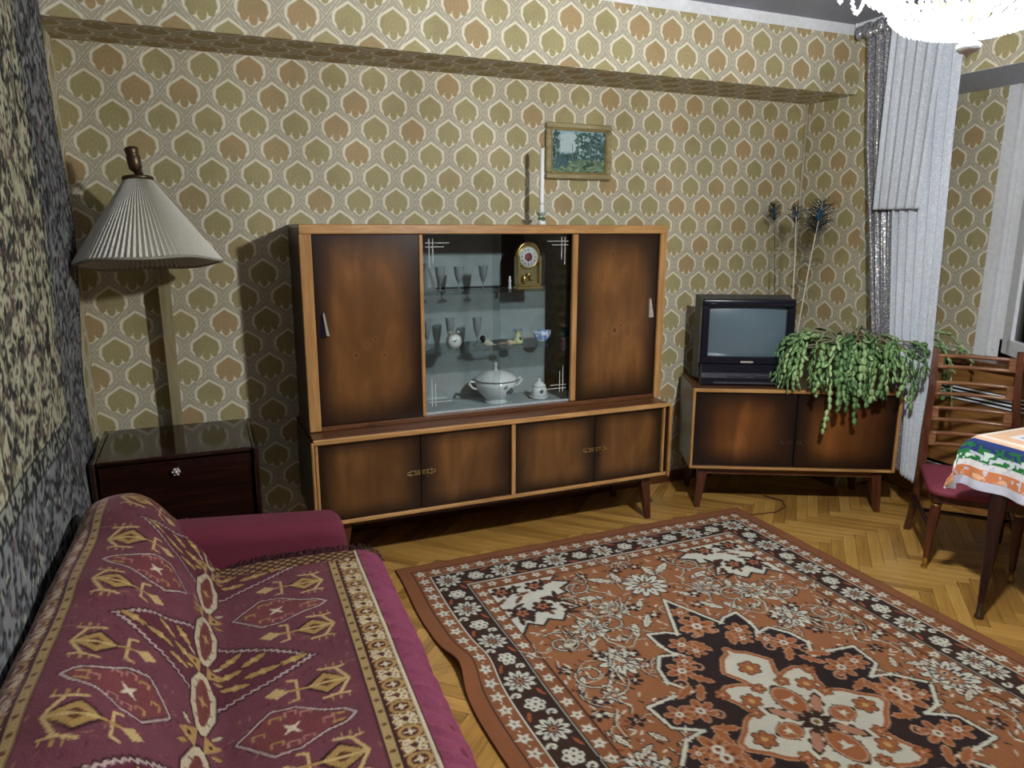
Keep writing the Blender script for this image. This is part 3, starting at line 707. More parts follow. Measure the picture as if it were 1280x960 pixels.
def paint_throw():
    BG, GO, LG, DKB, CRM, LIN = (108, 60, 70), (168, 136, 82), (192, 166, 114), (58, 30, 34), (208, 194, 166), (184, 164, 158)
    S0, Pd = .06, .57
    c = Canvas(0, .66, 0, Pd, .002, BG)
    def ev(fn):       # draw at the period's copies
        for o in (-Pd, 0, Pd): fn(o)
    def tulip(t):
        w = .33
        def f(o):
            b = t + o
            c.poly([(w - .07, b), (w - .01, b - .05), (w + .055, b), (w - .01, b + .05)], DKB)
            c.poly([(w - .055, b), (w - .01, b - .04), (w + .05, b), (w - .01, b + .04)], GO)
            c.poly([(w - .03, b), (w - .008, b - .018), (w + .02, b), (w - .008, b + .018)], (92, 54, 30)); c.line([(w - .05, b), (w + .045, b)], .008, LG)
            for s in (-1, 1):
                c.line([(w + .05, b), (w + .02, b + .055 * s), (w - .02, b + .062 * s)], .009, LG); c.line([(w + .02, b + .055 * s), (w + .045, b + .06 * s)], .007, LG)
                c.line([(w - .08, b), (w - .08, b + .04 * s), (w - .10, b + .045 * s)], .009, LG)
                for k in range(3): c.line([(w + .04 - .02 * k, b + .066 * s), (w + .04 - .02 * k, b + .078 * s)], .006, GO)
            c.line([(w - .055, b), (w - .13, b)], .009, GO)
            c.poly([(w - .16, b), (w - .13, b - .022), (w - .10, b), (w - .13, b + .022)], LG)
        ev(f)
    def stepline(pts, col, wd):
        out = []
        for (a, b) in zip(pts[:-1], pts[1:]):
            n = 7
            for k in range(n):
                x0, y0 = a[0] + (b[0] - a[0]) * k / n, a[1] + (b[1] - a[1]) * k / n; x1, y1 = a[0] + (b[0] - a[0]) * (k + 1) / n, a[1] + (b[1] - a[1]) * (k + 1) / n
                out += [(x0, y0), (x1, y0), (x1, y1)]
        c.line(out, wd, col)
    def diamond(t):
        def f(o):
            b = t + o
            c.poly([(.31, b), (.20, b - .075), (.05, b - .14), (0, b - .16), (0, b + .16), (.05, b + .14), (.20, b + .075)], (92, 42, 56))
            for s in (-1, 1): stepline([(.315, b), (.20, b + .08 * s), (.06, b + .15 * s), (-.02, b + .165 * s)], DKB, .012); stepline([(.31, b), (.20, b + .075 * s), (.06, b + .145 * s), (-.02, b + .16 * s)], LIN, .006)
            for (x, y, L) in ((.25, 0, .09), (.17, -.02, .10), (.15, .045, .08), (.10, -.06, .08), (.09, .07, .08), (.08, .0, .09)):
                c.leaf((x, b + y), L, .035, .3 + y * 6, GO, DKB); c.disc((x, b + y), .008, LG)
        ev(f)
    def medal(t):
        def f(o):
            b = t + o
            p = [(.375, b), (.35, b - .025), (.30, b - .04), (.24, b - .075), (.18, b - .08), (.13, b - .03), (.10, b), (.13, b + .03), (.18, b + .08), (.24, b + .075), (.30, b + .04), (.35, b + .025)]
            c.poly(p, (116, 60, 64)); c.line(p, .013, DKB, True); c.line(p, .006, LIN, True)
            c.star((.225, b), 4, .03, .009, .78, CRM)
            for (x, y) in ((.19, -.045), (.26, -.045), (.19, .045), (.26, .045), (.15, 0), (.31, 0), (.225, .055), (.225, -.055)):
                c.line([(x - .012, b + y - .008), (x - .012, b + y + .008), (x + .012, b + y + .008), (x + .012, b + y - .004)], .006, (170, 120, 110) if x > .2 else GO)
            c.line([(.32, b - .015), (.345, b - .012)], .007, GO); c.line([(.32, b + .015), (.345, b + .012)], .007, GO)
        ev(f)
    diamond(.14); diamond(.14 + Pd); tulip(.0); tulip(.285); medal(.14 + .285)
    for b in (0, .285, .57, .1425, .4275):
        big = abs((b / .285) % 1) < .2
        if big:
            c.poly([(0, b - .130), (.022, b - .12), (.058, b - .045), (.058, b + .045), (.022, b + .12), (0, b + .130)], DKB); c.poly([(0, b - .122), (.019, b - .112), (.051, b - .043), (.051, b + .043), (.019, b + .112), (0, b + .122)], (190, 176, 148))
            c.poly([(0, b - .095), (.012, b - .088), (.030, b - .030), (.030, b + .030), (.012, b + .088), (0, b + .095)], (110, 56, 52)); c.star((.0, b), 4, .026, .010, 0, GO)
            for k in (-.07, -.03, .03, .07): c.line([(.026 - abs(k) * .15, b + k), (.044 - abs(k) * .2, b + k)], .006, (120, 90, 78))
        else:
            c.poly([(.015, b - .03), (.05, b - .012), (.075, b), (.05, b + .012), (.015, b + .03)], GO); c.disc((.038, b), .007, DKB); c.leaf((.055, b + .035), .036, .018, .5, (184, 168, 138), DKB); c.leaf((.055, b - .035), .036, .018, -.5, GO, DKB)
    X, Y = np.meshgrid(c.X, c.Y)
    def col(a, b, cc): c.a[(X >= a) & (X < b)] = lin(cc)
    r = np.random.default_rng(9)
    for _ in range(150):          # small comb marks and flecks between the figures
        x, y = r.uniform(.02, .41), r.uniform(0, Pd); q = tuple(c.a[min(c.ny - 1, int(y / .002)), min(c.nx - 1, int(x / .002))])
        if abs(q[0] - lin(BG)[0]) < .02: c.leaf((x, y), r.uniform(.012, .028), .007, r.uniform(0, 6), ((88, 36, 50), (132, 70, 84), (96, 46, 62), (140, 98, 84))[int(r.integers(4))])
    col(.412, .417, DKB); col(.417, .441, (168, 144, 98)); col(.441, .447, DKB); col(.447, .512, (78, 40, 36)); col(.512, .520, CRM); col(.520, .524, DKB); col(.524, .70, (136, 66, 92))
    for k in range(-1, 8):
        b = .02 + k * Pd / 6
        for k2 in (0, 1):
            b2 = b + k2 * Pd / 12
            c.disc((.429, b2), .0065, (96, 62, 34))
        c.ell((.480, b), .030, .025, 0, GO); c.ell((.480, b), .021, .016, 0, (78, 40, 36)); c.star((.480, b), 4, .016, .006, 0, CRM)
        for s in (-1, 1): c.line([(.451, b + .046 * s), (.508, b + .022 * s)], .006, LG); c.line([(.451, b + .022 * s), (.508, b + .046 * s)], .006, LG); c.spiral((.462, b + .036 * s), .012, 1, .006, CRM, 0); c.spiral((.498, b + .036 * s), .012, 1, .006, CRM, 2)
    return c
cth = paint_throw()
prof = [(-.452, .560), (-.447, .615), (-.428, .648), (-.392, .664), (-.335, .668), (-.278, .658), (-.225, .626), (-.175, .575), (-.125, .512), (-.085, .452), (-.062, .420), (-.04, .398), (-.005, .406), (.1, .415), (.25, .416), (.38, .417), (.452, .413), (.488, .398), (.505, .366), (.512, .31), (.515, .22), (.518, .13)]
pr = np.array(prof); seg = np.hypot(*np.diff(pr, axis=0).T); arc = np.concatenate([[0], np.cumsum(seg)])
crease = np.interp(0, [0], [arc[11]])
NS = 380; sa_ = np.linspace(0, arc[-1], NS)
# smooth the polyline a little
xs_ = np.interp(sa_, arc, pr[:, 0]); zs_ = np.interp(sa_, arc, pr[:, 1])
ker = np.ones(19) / 19
def smo(v): return np.convolve(np.pad(v, 9, 'edge'), ker, 'valid')
xs_, zs_ = smo(xs_), smo(zs_)
S = sa_ - arc[11]                                         # 0 at the crease, negative up the back
NT = 470; T = np.linspace(0, 1, NT)
yfar = np.interp(S, [-.55, -.30, -.12, -.02, .05, .30, .55], [2.66, 2.715, 2.66, 2.54, 2.50, 2.485, 2.46])
Sg, Tg = np.meshgrid(S, T); Yg = .35 + Tg ** .82 * (yfar[None, :] - .35)
wv = vnoise(Sg.shape, 46, 8) - .5; wv2 = vnoise(Sg.shape, 18, 9) - .5
back = np.clip(-Sg / .12, 0, 1) * np.clip((Sg + .56) / .1, 0, 1)
fold = back * (.006 * np.sin(Yg * 13 + Sg * 14 + 3.0 * wv) + .020 * (wv + .35)) + .004 * wv2 + (1 - back) * .010 * wv * (Sg > .02)
velvet = np.clip((Sg - .462) / .02, 0, 1); fold = fold + velvet * .009 * np.sin(Yg * 75 + 5 * wv + Sg * 30)
nx_ = np.gradient(zs_); nz_ = -np.gradient(xs_); nl = np.hypot(nx_, nz_); nx_, nz_ = -nx_ / nl, -nz_ / nl
crest = np.exp(-((Sg + .36) / .10) ** 2) * np.clip((Yg - 2.25) / .4, 0, 1); fold = fold + .030 * crest
droop = back * np.clip((Yg - 2.55) / .17, 0, 1) ** 2 * .05
Xg = xs_[None, :] + fold * nx_[None, :] + skew(Yg); Zg = zs_[None, :] + np.abs(fold) * nz_[None, :] * np.where(fold > 0, 1, .3) - droop
Xg = np.maximum(Xg, -.444 + 0 * Xg)
w_ = np.abs(np.where(Sg < 0, Sg * 1.10, Sg) + .06)
cth_c = cth.get(w_, np.mod(Yg - 2.28 + .0, .57))
# darker burnt border at the far hem
hem = np.clip((Yg - (yfar[None, :] - .075)) / .004, 0, 1) * (w_ < .515)
kn = (np.sin(Sg * 160) * np.sin(Yg * 190) > .15)[..., None]
hc = np.where(kn, np.array(lin((158, 132, 78))), np.array(lin((66, 32, 28))))
cth_c = cth_c * (1 - hem[..., None]) + hc * hem[..., None]
P, cc = skirt(np.stack([Xg, Yg, Zg], -1), cth_c, np.array([0, 0, -.006]))
thr = Thing('throw', 'patterned burgundy and gold chenille throw spread over the sofa', 'throw', (0, 1.5, .4))
gm = grid_obj('cloth', P - np.array([0, 1.5, .4]), cc, M['woven_throw'], thr.e)
fr = MB()
for k in range(170):
    i = int(np.interp(k, [0, 169], [110, 330])); s_ = S[i]; x, z = float(Xg[-1, i]), float(Zg[-1, i]); y = float(yfar[i])
    a = random.uniform(-.6, .6); L = random.uniform(.018, .035)
    fr.tube([(x, y - .004, z + .004), (x + L * .4 * a, y + L * .6, z + .008 + random.uniform(0, .01)), (x + L * a, y + L, z - .004 + random.uniform(-.006, .014))], .0016, 3)
thr.part('fringe', fr, plain('dark_fringe', (60, 36, 36), .9), kind='stuff')

# ------------------------------------------------------------------ small glossy cabinet behind the sofa
sc_ = Thing('drop_front_cabinet', 'low glossy dark mahogany cabinet with one flap door behind the sofa', 'cabinet', (-.145, 3.25, 0))
sc_.part('top', MB().cbox(-.425, .135, 3.004, 3.49, .672, .69, .004), M['mahog'])
sc_.part('side_panel', MB().cbox(-.445, -.427, 2.985, 3.49, .03, .692, .005), M['mahog'])
sc_.part('side_panel', MB().cbox(.137, .157, 2.985, 3.49, .03, .692, .005), M['mahog'])
sc_.part('carcass', MB().box(-.425, .135, 3.03, 3.49, .05, .67), M['dark'])
dd = sc_.part('flap_door', MB().cbox(-.421, .131, 3.008, 3.028, .12, .666, .003), M['mahog'])
kb = MB(); kb.lathe([(.004, 0), (.013, .002), (.016, .007), (.012, .011), (.006, .013)], (-.153, 3.008, .622), 12, True, (0, -1, 0))
for k in range(6):
    a = k * PI / 3; kb.ball((-.153 + .013 * math.cos(a), 2.997, .622 + .013 * math.sin(a)), .005, 6, 4)
kb.ball((-.153, 2.993, .622), .007, 8, 5)
sc_.part('rosette_knob', kb, M['steel'], dd)
for (x, y) in ((-.40, 3.05), (.10, 3.05), (-.40, 3.44), (.10, 3.44)): sc_.part('foot', MB().frustum((x, y, 0), .03, .03, (x, y, .05), .04, .04), M['mahog'])

# ------------------------------------------------------------------ floor lamp with pleated shade
lp = Thing('floor_lamp', 'tall floor lamp with big pleated ivory shade, unlit, behind the low cabinet', 'lamp', (-.152, 3.54, 0))
pole_m = wood('pale_lamp_pole', (120, 108, 78), (150, 138, 104), (176, 164, 130), .3, 2)
lp.part('base', MB().cbox(-.21, -.09, 3.498, 3.582, 0, .03, .006), M['mahog'])
lp.part('pole', MB().frustum((-.152, 3.545, .03), .034, .034, (-.152, 3.535, 1.44), .048, .048), pole_m)
ax0 = Vector((-.197, 3.275, 1.742)); tilt = Matrix.Translation(ax0) @ Matrix.Rotation(math.radians(-7), 4, 'X') @ Matrix.Rotation(math.radians(-1.5), 4, 'Y') @ Matrix.Translation(-ax0)
armp = MB().tube([(-.152, 3.535, 1.43), (-.152, 3.50, 1.52), (-.17, 3.36, 1.70), (-.192, 3.30, 1.79), (-.197, 3.285, 1.855)], .008, 8)
lp.part('arm', armp, M['brass_d'])
npl = 84; rt, rb, zt, zb = .047, .268, 0.0, -.325
vs = []; fs = []; rows = 10
for i in range(rows + 1):
    t = i / rows; r0 = rt + (rb - rt) * t; z = zt + (zb - zt) * t
    for k in range(2 * npl):
        a = PI * k / npl; amp = .0035 + .006 * t; wob = .006 * t * math.sin(3 * a + .6)
        rr = r0 + wob + (amp if k % 2 else -amp); vs.append((ax0.x + rr * math.cos(a), ax0.y + rr * math.sin(a), ax0.z + z + .004 * t * math.sin(5 * a)))
n2 = 2 * npl
for i in range(rows):
    for k in range(n2): fs.append((i * n2 + k, (i + 1) * n2 + k, (i + 1) * n2 + (k + 1) % n2, i * n2 + (k + 1) % n2))
sh = MB(); sh.T = tilt; sh.add(vs, fs, False)
shade = lp.part('lamp_shade', sh, M['shade'])
tr_ = MB(); tr_.T = tilt
tr_.tube([(ax0.x + (rb + .003 + .006 * math.sin(3 * a + .6)) * math.cos(a), ax0.y + (rb + .003 + .006 * math.sin(3 * a + .6)) * math.sin(a), ax0.z + zb + .004 * math.sin(5 * a)) for a in np.linspace(0, 2 * PI, 90)], .006, 6)
lp.part('shade_braid', tr_, M['edge_trim'], shade)
cap = MB(); cap.T = tilt; cap.lathe([(.02, .012), (.056, .010), (.058, .003), (.055, -.004), (.01, -.006)], tuple(ax0), 24); lp.part('shade_cap', cap, M['brass_d'], shade)
so_ = MB(); q0 = Vector((-.200, 3.275, 1.775))
so_.lathe([(.008, -.03), (.010, -.005), (.016, .0), (.024, .008), (.026, .055), (.022, .060), (.024, .066), (.026, .082), (.020, .090), (.006, .092)], tuple(q0), 18, True, (-.12, -.05, 1))
lp.part('socket', so_, M['brass_d'])

# ------------------------------------------------------------------ sideboard (lower unit)
sb = Thing('sideboard', 'long low walnut sideboard with four doors and splayed legs against the wall', 'sideboard', (1.3, 3.35, 0))
ZT, ZBm = .661, .262
sb.part('top', MB().cbox(.385, 2.215, 3.105, 3.59, ZT - .018, ZT, .003), M['brown'])
sb.part('top_edge', MB().cbox(.385, 2.212, 3.088, 3.106, ZT - .026, ZT - .002, .005), M['trim'], label='light wood front edge')
# right flank curls down from the top with a rounded shoulder
po = [(2.205, ZT - .019), (2.205, ZT), (2.222, ZT - .003), (2.236, ZT - .012), (2.242, ZT - .028), (2.242, ZBm - .01), (2.228, ZBm - .01), (2.228, ZT - .03), (2.220, ZT - .019)]
sb.part('side_panel', MB().prism(po, 'y', 3.10, 3.59), M['brown_v'])
sb.part('side_edging', MB().prism(po, 'y', 3.088, 3.10), M['trim_v'], label='light rounded end edging')
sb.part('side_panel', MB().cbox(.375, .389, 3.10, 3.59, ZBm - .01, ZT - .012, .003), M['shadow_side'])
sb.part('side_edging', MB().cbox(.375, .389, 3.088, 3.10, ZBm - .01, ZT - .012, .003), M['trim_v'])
sb.part('bottom_panel', MB().cbox(.389, 2.228, 3.10, 3.59, ZBm - .004, ZBm + .012, .002), M['brown'])
sb.part('bottom_rail', MB().cbox(.389, 2.226, 3.095, 3.108, ZBm - .006, ZBm + .012, .002), M['trim'], label='light wood lower rail')
sb.part('carcass', MB().box(.392, 2.222, 3.15, 3.59, ZBm + .01, ZT - .02), M['dark'])
sb.part('stile', MB().cbox(.392, .405, 3.098, 3.15, ZBm + .012, ZT - .026, .002), M['trim_v'])
sb.part('stile', MB().cbox(1.321, 1.342, 3.098, 3.15, ZBm + .012, ZT - .026, .002), M['trim_v'])
sb.part('stile', MB().cbox(2.196, 2.208, 3.098, 3.15, ZBm + .012, ZT - .026, .002), M['trim_v'])
def escutcheon(x, z, y, s):
    m_ = MB(); 
    for dz in (-.008, 0, .008): m_.cbox(min(x, x + s * .032), max(x, x + s * .032), y - .003, y, z + dz - .0016, z + dz + .0016, .0008)
    m_.cbox(min(x + s * .008, x + s * .013), max(x + s * .008, x + s * .013), y - .004, y, z - .012, z + .012, .001)
    m_.cbox(min(x + s * .020, x + s * .030), max(x + s * .020, x + s * .030), y - .0045, y, z - .012, z + .012, .002)
    for dz in (-.012, .012): m_.cbox(min(x + s * .044, x + s * .050), max(x + s * .044, x + s * .050), y - .004, y, z + dz - .004, z + dz + .004, .001)
    m_.cbox(min(x + s * .030, x + s * .048), max(x + s * .030, x + s * .048), y - .0035, y, z - .010, z - .007, .001); m_.cbox(min(x + s * .030, x + s * .048), max(x + s * .030, x + s * .048), y - .0035, y, z + .007, z + .010, .001)
    m_.tube([(x + s * (.056 + .009 * math.cos(a)), y - .002, z + .007 * math.sin(a)) for a in np.linspace(0, 2 * PI, 13)], .0022, 5)
    return m_
for (x0, x1, ex, sg) in ((.407, .8675, .8655, -1), (.8695, 1.319, .8715, 1), (1.344, 1.788, 1.786, -1), (1.790, 2.194, 1.792, 1)):
    d = sb.part('door', MB().cbox(x0, x1, 3.112, 3.130, ZBm + .014, ZT - .028, .0015), M['door_low'])
    sb.part('lock_plate', escutcheon(ex, .448, 3.112, sg), M['brass'], d)
    if sg > 0: sb.part('key', MB().tube([(ex + .018, 3.109, .448), (ex + .018, 3.092, .448)], .0025, 6).tube([(ex + .018 + .007 * math.cos(a), 3.09, .438 + .009 * math.sin(a)) for a in np.linspace(0, 2 * PI, 11)], .002, 5), M['brass_d'], d)
sb.part('apron', MB().box(.55, 2.10, 3.14, 3.16, .225, ZBm - .004).box(.55, 2.10, 3.52, 3.54, .225, ZBm - .004), M['brown'])
for (x, sx) in ((.52, -1), (2.12, 1)):
    for (y, sy_) in ((3.16, -1), (3.50, 1)):
        sb.part('leg', MB().frustum((x + .035 * sx, y + .01 * sy_, 0), .026, .026, (x, y, ZBm - .004), .058, .05), M['leg'])

# ------------------------------------------------------------------ display cabinet (upper unit)
X0, X1, Y0, Z0, Z1 = .390, 2.247, 3.215, .661, 1.575
dc = Thing('display_cabinet', 'walnut display cabinet with glass middle and two wooden doors on the sideboard', 'cabinet', (1.32, 3.4, Z0))
dc.part('top_panel', MB().cbox(X0, X1, Y0, 3.59, Z1 - .02, Z1, .003), M['brown'])
dc.part('frame_rail', MB().cbox(X0 + .0015, X1 - .0015, Y0 - .004, Y0 + .014, Z1 - .042, Z1 - .001, .003), M['trim'])
dc.part('frame_stile', MB().cbox(X0, X0 + .052, Y0 - .004, Y0 + .014, Z0 + .003, Z1 - .042, .003), M['trim_v'])
dc.part('frame_stile', MB().cbox(X1 - .04, X1, Y0 - .004, Y0 + .014, Z0 + .003, Z1 - .042, .003), M['trim_v'])
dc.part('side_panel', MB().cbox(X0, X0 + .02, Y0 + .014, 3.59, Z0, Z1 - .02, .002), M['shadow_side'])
dc.part('side_panel', MB().cbox(X1 - .02, X1, Y0 + .014, 3.59, Z0, Z1 - .02, .002), M['brown_v'])
dc.part('plinth', MB().cbox(X0 + .052, X1 - .04, Y0 - .002, Y0 + .05, Z0, Z0 + .022, .003).box(X0 + .02, X1 - .02, Y0 + .05, 3.59, Z0, Z0 + .008), M['brown'])
dc.part('back_panel', MB().box(X0 + .02, X1 - .02, 3.575, 3.59, Z0 + .008, Z1 - .02), plain('dark_reflection_back', (28, 30, 38), .5))  # dark reflection in the glass painted as the colour of the back
dc.part('backing_paper', MB().box(.80, 1.72, 3.571, 3.575, Z0 + .009, 1.252), M['lining'], label='grey backing paper below the upper shelf')
dc.part('backing_paper', MB().box(.80, 1.46, 3.571, 3.575, 1.262, Z1 - .02), M['lining'], label='grey backing paper above the upper shelf')  # paper stops short to leave room for the painted dark reflection
dc.part('floor_paper', MB().box(.80, 1.84, Y0 + .055, 3.571, Z0 + .008, Z0 + .011), M['lining'])
dc.part('partition', MB().box(.775, .798, Y0 + .06, 3.571, Z0 + .011, Z1 - .02), M['dark'])
dc.part('partition', MB().box(1.842, 1.862, Y0 + .06, 3.571, Z0 + .011, Z1 - .02), M['dark'])
dA = dc.part('sliding_door', MB().cbox(X0 + .054, .916, Y0 + .012, Y0 + .028, Z0 + .024, Z1 - .043, .002), M['door'])
dc.part('door_edging', MB().cbox(.9165, .934, Y0 + .008, Y0 + .03, Z0 + .024, Z1 - .043, .003), M['trim_v'], dA)
dB = dc.part('sliding_door', MB().cbox(1.733, X1 - .042, Y0 + .012, Y0 + .028, Z0 + .024, Z1 - .043, .002), M['door'])
dc.part('door_edging', MB().cbox(1.703, 1.7325, Y0 + .008, Y0 + .03, Z0 + .024, Z1 - .043, .004), M['trim_v'], dB)
def pull(x, z, sg):
    p = MB().prism([(x, z - .055), (x + sg * .0, z + .055), (x + sg * .010, z + .06), (x + sg * .026, z - .045), (x + sg * .020, z - .055)], 'y', Y0 - .006, Y0 + .012); return p
dc.part('door_pull', MB().prism([(.462, 1.085), (.468, 1.19), (.478, 1.195), (.484, 1.085)], 'y', Y0 + .008, Y0 + .0125), M['black'], dA, label='black recess of the handle')
dc.part('door_pull', MB().prism([(.486, 1.095), (.4745, 1.19), (.481, 1.197), (.499, 1.092)], 'y', Y0 + .002, Y0 + .0125), M['steel'], dA, label='pale metal handle')
dc.part('door_pull', MB().prism([(2.158, 1.10), (2.158, 1.197), (2.166, 1.20), (2.186, 1.105), (2.183, 1.10)], 'y', Y0 + .002, Y0 + .0125), M['steel'], dB, label='pale metal handle')
def pane(x0, x1, y): return MB().box(x0, x1, y, y + .004, Z0 + .026, Z1 - .044)
g1 = dc.part('glass_pane', pane(.934, 1.322, Y0 + .036), M['glass']); g2 = dc.part('glass_pane', pane(1.288, 1.715, Y0 + .044), M['glass'])
etch = plain('etched_line', (205, 210, 206), .7)
def etched(x, z, sx, sz, y):
    m_ = MB()
    for (o, L) in ((0, .115), (.018, .09)):
        m_.box(min(x, x + sx * L), max(x, x + sx * L), y - .0006, y, z - sz * o - .0013, z - sz * o + .0013); m_.box(x + sx * (.018 + o) - .0013, x + sx * (.018 + o) + .0013, y - .0006, y, min(z + sz * .02, z - sz * L), max(z + sz * .02, z - sz * L))
    return m_
dc.part('etched_corner', etched(.953, 1.492, 1, 1, Y0 + .036), etch, g1); dc.part('etched_corner', etched(.953, .742, 1, -1, Y0 + .036), etch, g1)
dc.part('etched_corner', etched(1.692, 1.497, -1, 1, Y0 + .044), etch, g2); dc.part('etched_corner', etched(1.692, .752, -1, -1, Y0 + .044), etch, g2)
dc.part('glass_track', MB().cbox(.93, 1.71, Y0 + .03, Y0 + .054, Z0 + .0225, Z0 + .030, .001), M['alu'], label='pale aluminium track')
for zz_ in (.975, 1.256): dc.part('shelf', MB().box(.80, 1.84, Y0 + .065, 3.568, zz_ - .006, zz_), M['shelf_glass'])

# things on the shelves
def goblet(x, y, z, h, r, label, grp):
    p = [(.0005, .0), (r * .85, .001), (r * .8, .004), (.006, .010), (.0045, .02), (.0045, h * .28), (r * .35, h * .36), (r * .75, h * .60), (r, h), (r - .0015, h), (r * .72, h * .60), (r * .3, h * .38), (.0005, h * .35)]
    return tag(link('goblet', MB().lathe(p, (0, 0, 0), 16).mesh('goblet', M['cut'])), label, 'glass', grp), (x, y, z)
g_me = None
def gob(x, y, z, h, r, label, grp):
    global g_me
    if g_me is None:
        p = [(.0005, .0), (.85, .01), (.8, .03), (.15, .08), (.12, .16), (.12, .28), (.35, .36), (.75, .60), (1, 1), (.93, 1), (.70, .60), (.3, .39), (.0005, .36)]
        g_me = MB().lathe(p, (0, 0, 0), 16).mesh('goblet', M['cut'])
    o = link('goblet', g_me); o.location = (x, y, z); o.scale = (r, r, h); return tag(o, label, 'glass', grp)
UP, MD = 1.2565, .9755
dec = MB().lathe([(.001, 0), (.042, .002), (.044, .012), (.040, .03), (.030, .07), (.018, .10), (.013, .12), (.017, .135), (.012, .136), (.0095, .12), (.001, .02)], (0, 0, 0), 18)
cf = Thing('carafe', 'tall stoppered glass carafe at the end of the upper shelf', 'carafe', (.992, 3.37, UP))
cf.local = True; cf.part('body', dec, M['cut']); cf.part('stopper', MB().lathe([(.0005, .128), (.010, .13), (.011, .138), (.006, .143), (.013, .155), (.010, .168), (.001, .173)], (0, 0, 0), 14), M['cut'])
for (x, y, r, h, lb) in ((1.068, 3.40, .026, .118, 'stemmed drinking glass beside the carafe on the upper shelf'), (1.165, 3.40, .026, .118, 'stemmed drinking glass, second from the carafe on the upper shelf'), (1.292, 3.40, .024, .12, 'stemmed drinking glass on the upper shelf, nearest the gold clock')):
    gob(x, y, UP, h, r, lb, 'glasses on the upper shelf')
for (x, y, r, h, lb) in ((.995, 3.40, .024, .145, 'tall drinking glass at the far end of the middle shelf'), (1.128, 3.44, .024, .145, 'tall drinking glass behind the small white alarm clock'), (1.258, 3.40, .024, .145, 'tall drinking glass between alarm clock and dog figurine')):
    gob(x, y, MD, h, r, lb, 'glasses on the middle shelf')

# gold mantel clock
ck = Thing('mantel_clock', 'gold arched mantel clock with white roman dial on the upper shelf', 'clock', (1.53, 3.38, UP))
GOLD = plain('gold_finish', (186, 160, 100), .3, .75)
bx, by = 1.53, 3.38
arch = [(bx - .062, UP + .03), (bx - .062, UP + .16)] + [(bx - .062 * math.cos(a), UP + .16 + .07 * math.sin(a)) for a in np.linspace(.15, PI - .15, 11)] + [(bx + .062, UP + .16), (bx + .062, UP + .03)]
ck.part('arch', MB().prism(arch, 'y', by + .015, by + .03), GOLD)
ck.part('column', MB().cbox(bx - .066, bx - .052, by - .02, by + .03, UP + .026, UP + .165, .003), GOLD); ck.part('column', MB().cbox(bx + .052, bx + .066, by - .02, by + .03, UP + .026, UP + .165, .003), GOLD)
ck.part('base', MB().cbox(bx - .07, bx + .07, by - .026, by + .034, UP, UP + .014, .003).cbox(bx - .064, bx + .064, by - .022, by + .03, UP + .014, UP + .027, .003), GOLD)
hoop = MB().tube([(bx - .06 * math.cos(a), by + .004, UP + .165 + .066 * math.sin(a)) for a in np.linspace(0, PI, 15)], .008, 8); ck.part('hoop', hoop, GOLD)
ck.part('bezel', MB().lathe([(.030, 0), (.060, .0), (.062, .006), (.058, .014), (.051, .015), (.048, .010), (.03, .010)], (bx, by + .012, UP + .160), 28, True, (0, -1, 0)), GOLD)
dial = ck.part('dial', MB().lathe([(.001, 0), (.050, 0), (.050, .003), (.001, .0035)], (bx, by + .001, UP + .160), 28, True, (0, -1, 0)), M['porc'], label='white dial with numerals')
ck.part('dial_centre', MB().lathe([(.001, 0), (.021, 0), (.021, .0015), (.001, .002)], (bx, by - .0026, UP + .160), 18, True, (0, -1, 0)), plain('dial_red', (140, 62, 66), .5), dial)
nm = MB()
NUM = ['XII', 'I', 'II', 'III', 'IV', 'V', 'VI', 'VII', 'VIII', 'IX', 'X', 'XI']
for k, tx in enumerate(NUM):          # strokes of the roman numerals
    a = PI / 2 - k * PI / 6; cx_, cz_ = bx + .036 * math.cos(a), UP + .160 + .036 * math.sin(a); wtot = len(tx) * .0042; yb_ = by - .0028
    for i, chh in enumerate(tx):
        xx0 = cx_ - wtot / 2 + (i + .5) * .0042
        st = {'I': [((0, -.005), (0, .005))], 'V': [((-.0018, .005), (0, -.005)), ((.0018, .005), (0, -.005))], 'X': [((-.0018, .005), (.0018, -.005)), ((.0018, .005), (-.0018, -.005))]}[chh]
        for (p, q) in st: nm.tube([(xx0 + p[0], yb_, cz_ + p[1]), (xx0 + q[0], yb_, cz_ + q[1])], .0007, 4)
ck.part('numerals', nm, M['black'], dial)
ck.part('hands', MB().tube([(bx, by - .006, UP + .16), (bx - .004, by - .006, UP + .133)], .0011, 4).tube([(bx, by - .006, UP + .16), (bx + .003, by - .006, UP + .186)], .0009, 4), M['black'], dial)
ck.part('pendulum_plate', MB().box(bx - .052, bx + .052, by + .008, by + .014, UP + .027, UP + .115), plain('gold_plate', (150, 138, 96), .35, .6))
ck.part('ornament', MB().ball((bx - .02, by - .002, UP + .05), .016, 8, 5, (1, .5, 1.3)).ball((bx + .004, by - .002, UP + .072), .014, 8, 5, (1.1, .5, .9)).ball((bx + .016, by - .002, UP + .052), .012, 8, 5), GOLD)
tag(link('figurine', MB().lathe([(.001, 0), (.010, 0), (.008, .01), (.006, .03), (.009, .042), (.005, .052), (.007, .06), (.001, .066)], (1.445, 3.42, UP), 12).mesh('figurine', M['porc'])), 'tiny white figurine standing beside the gold clock', 'figurine')

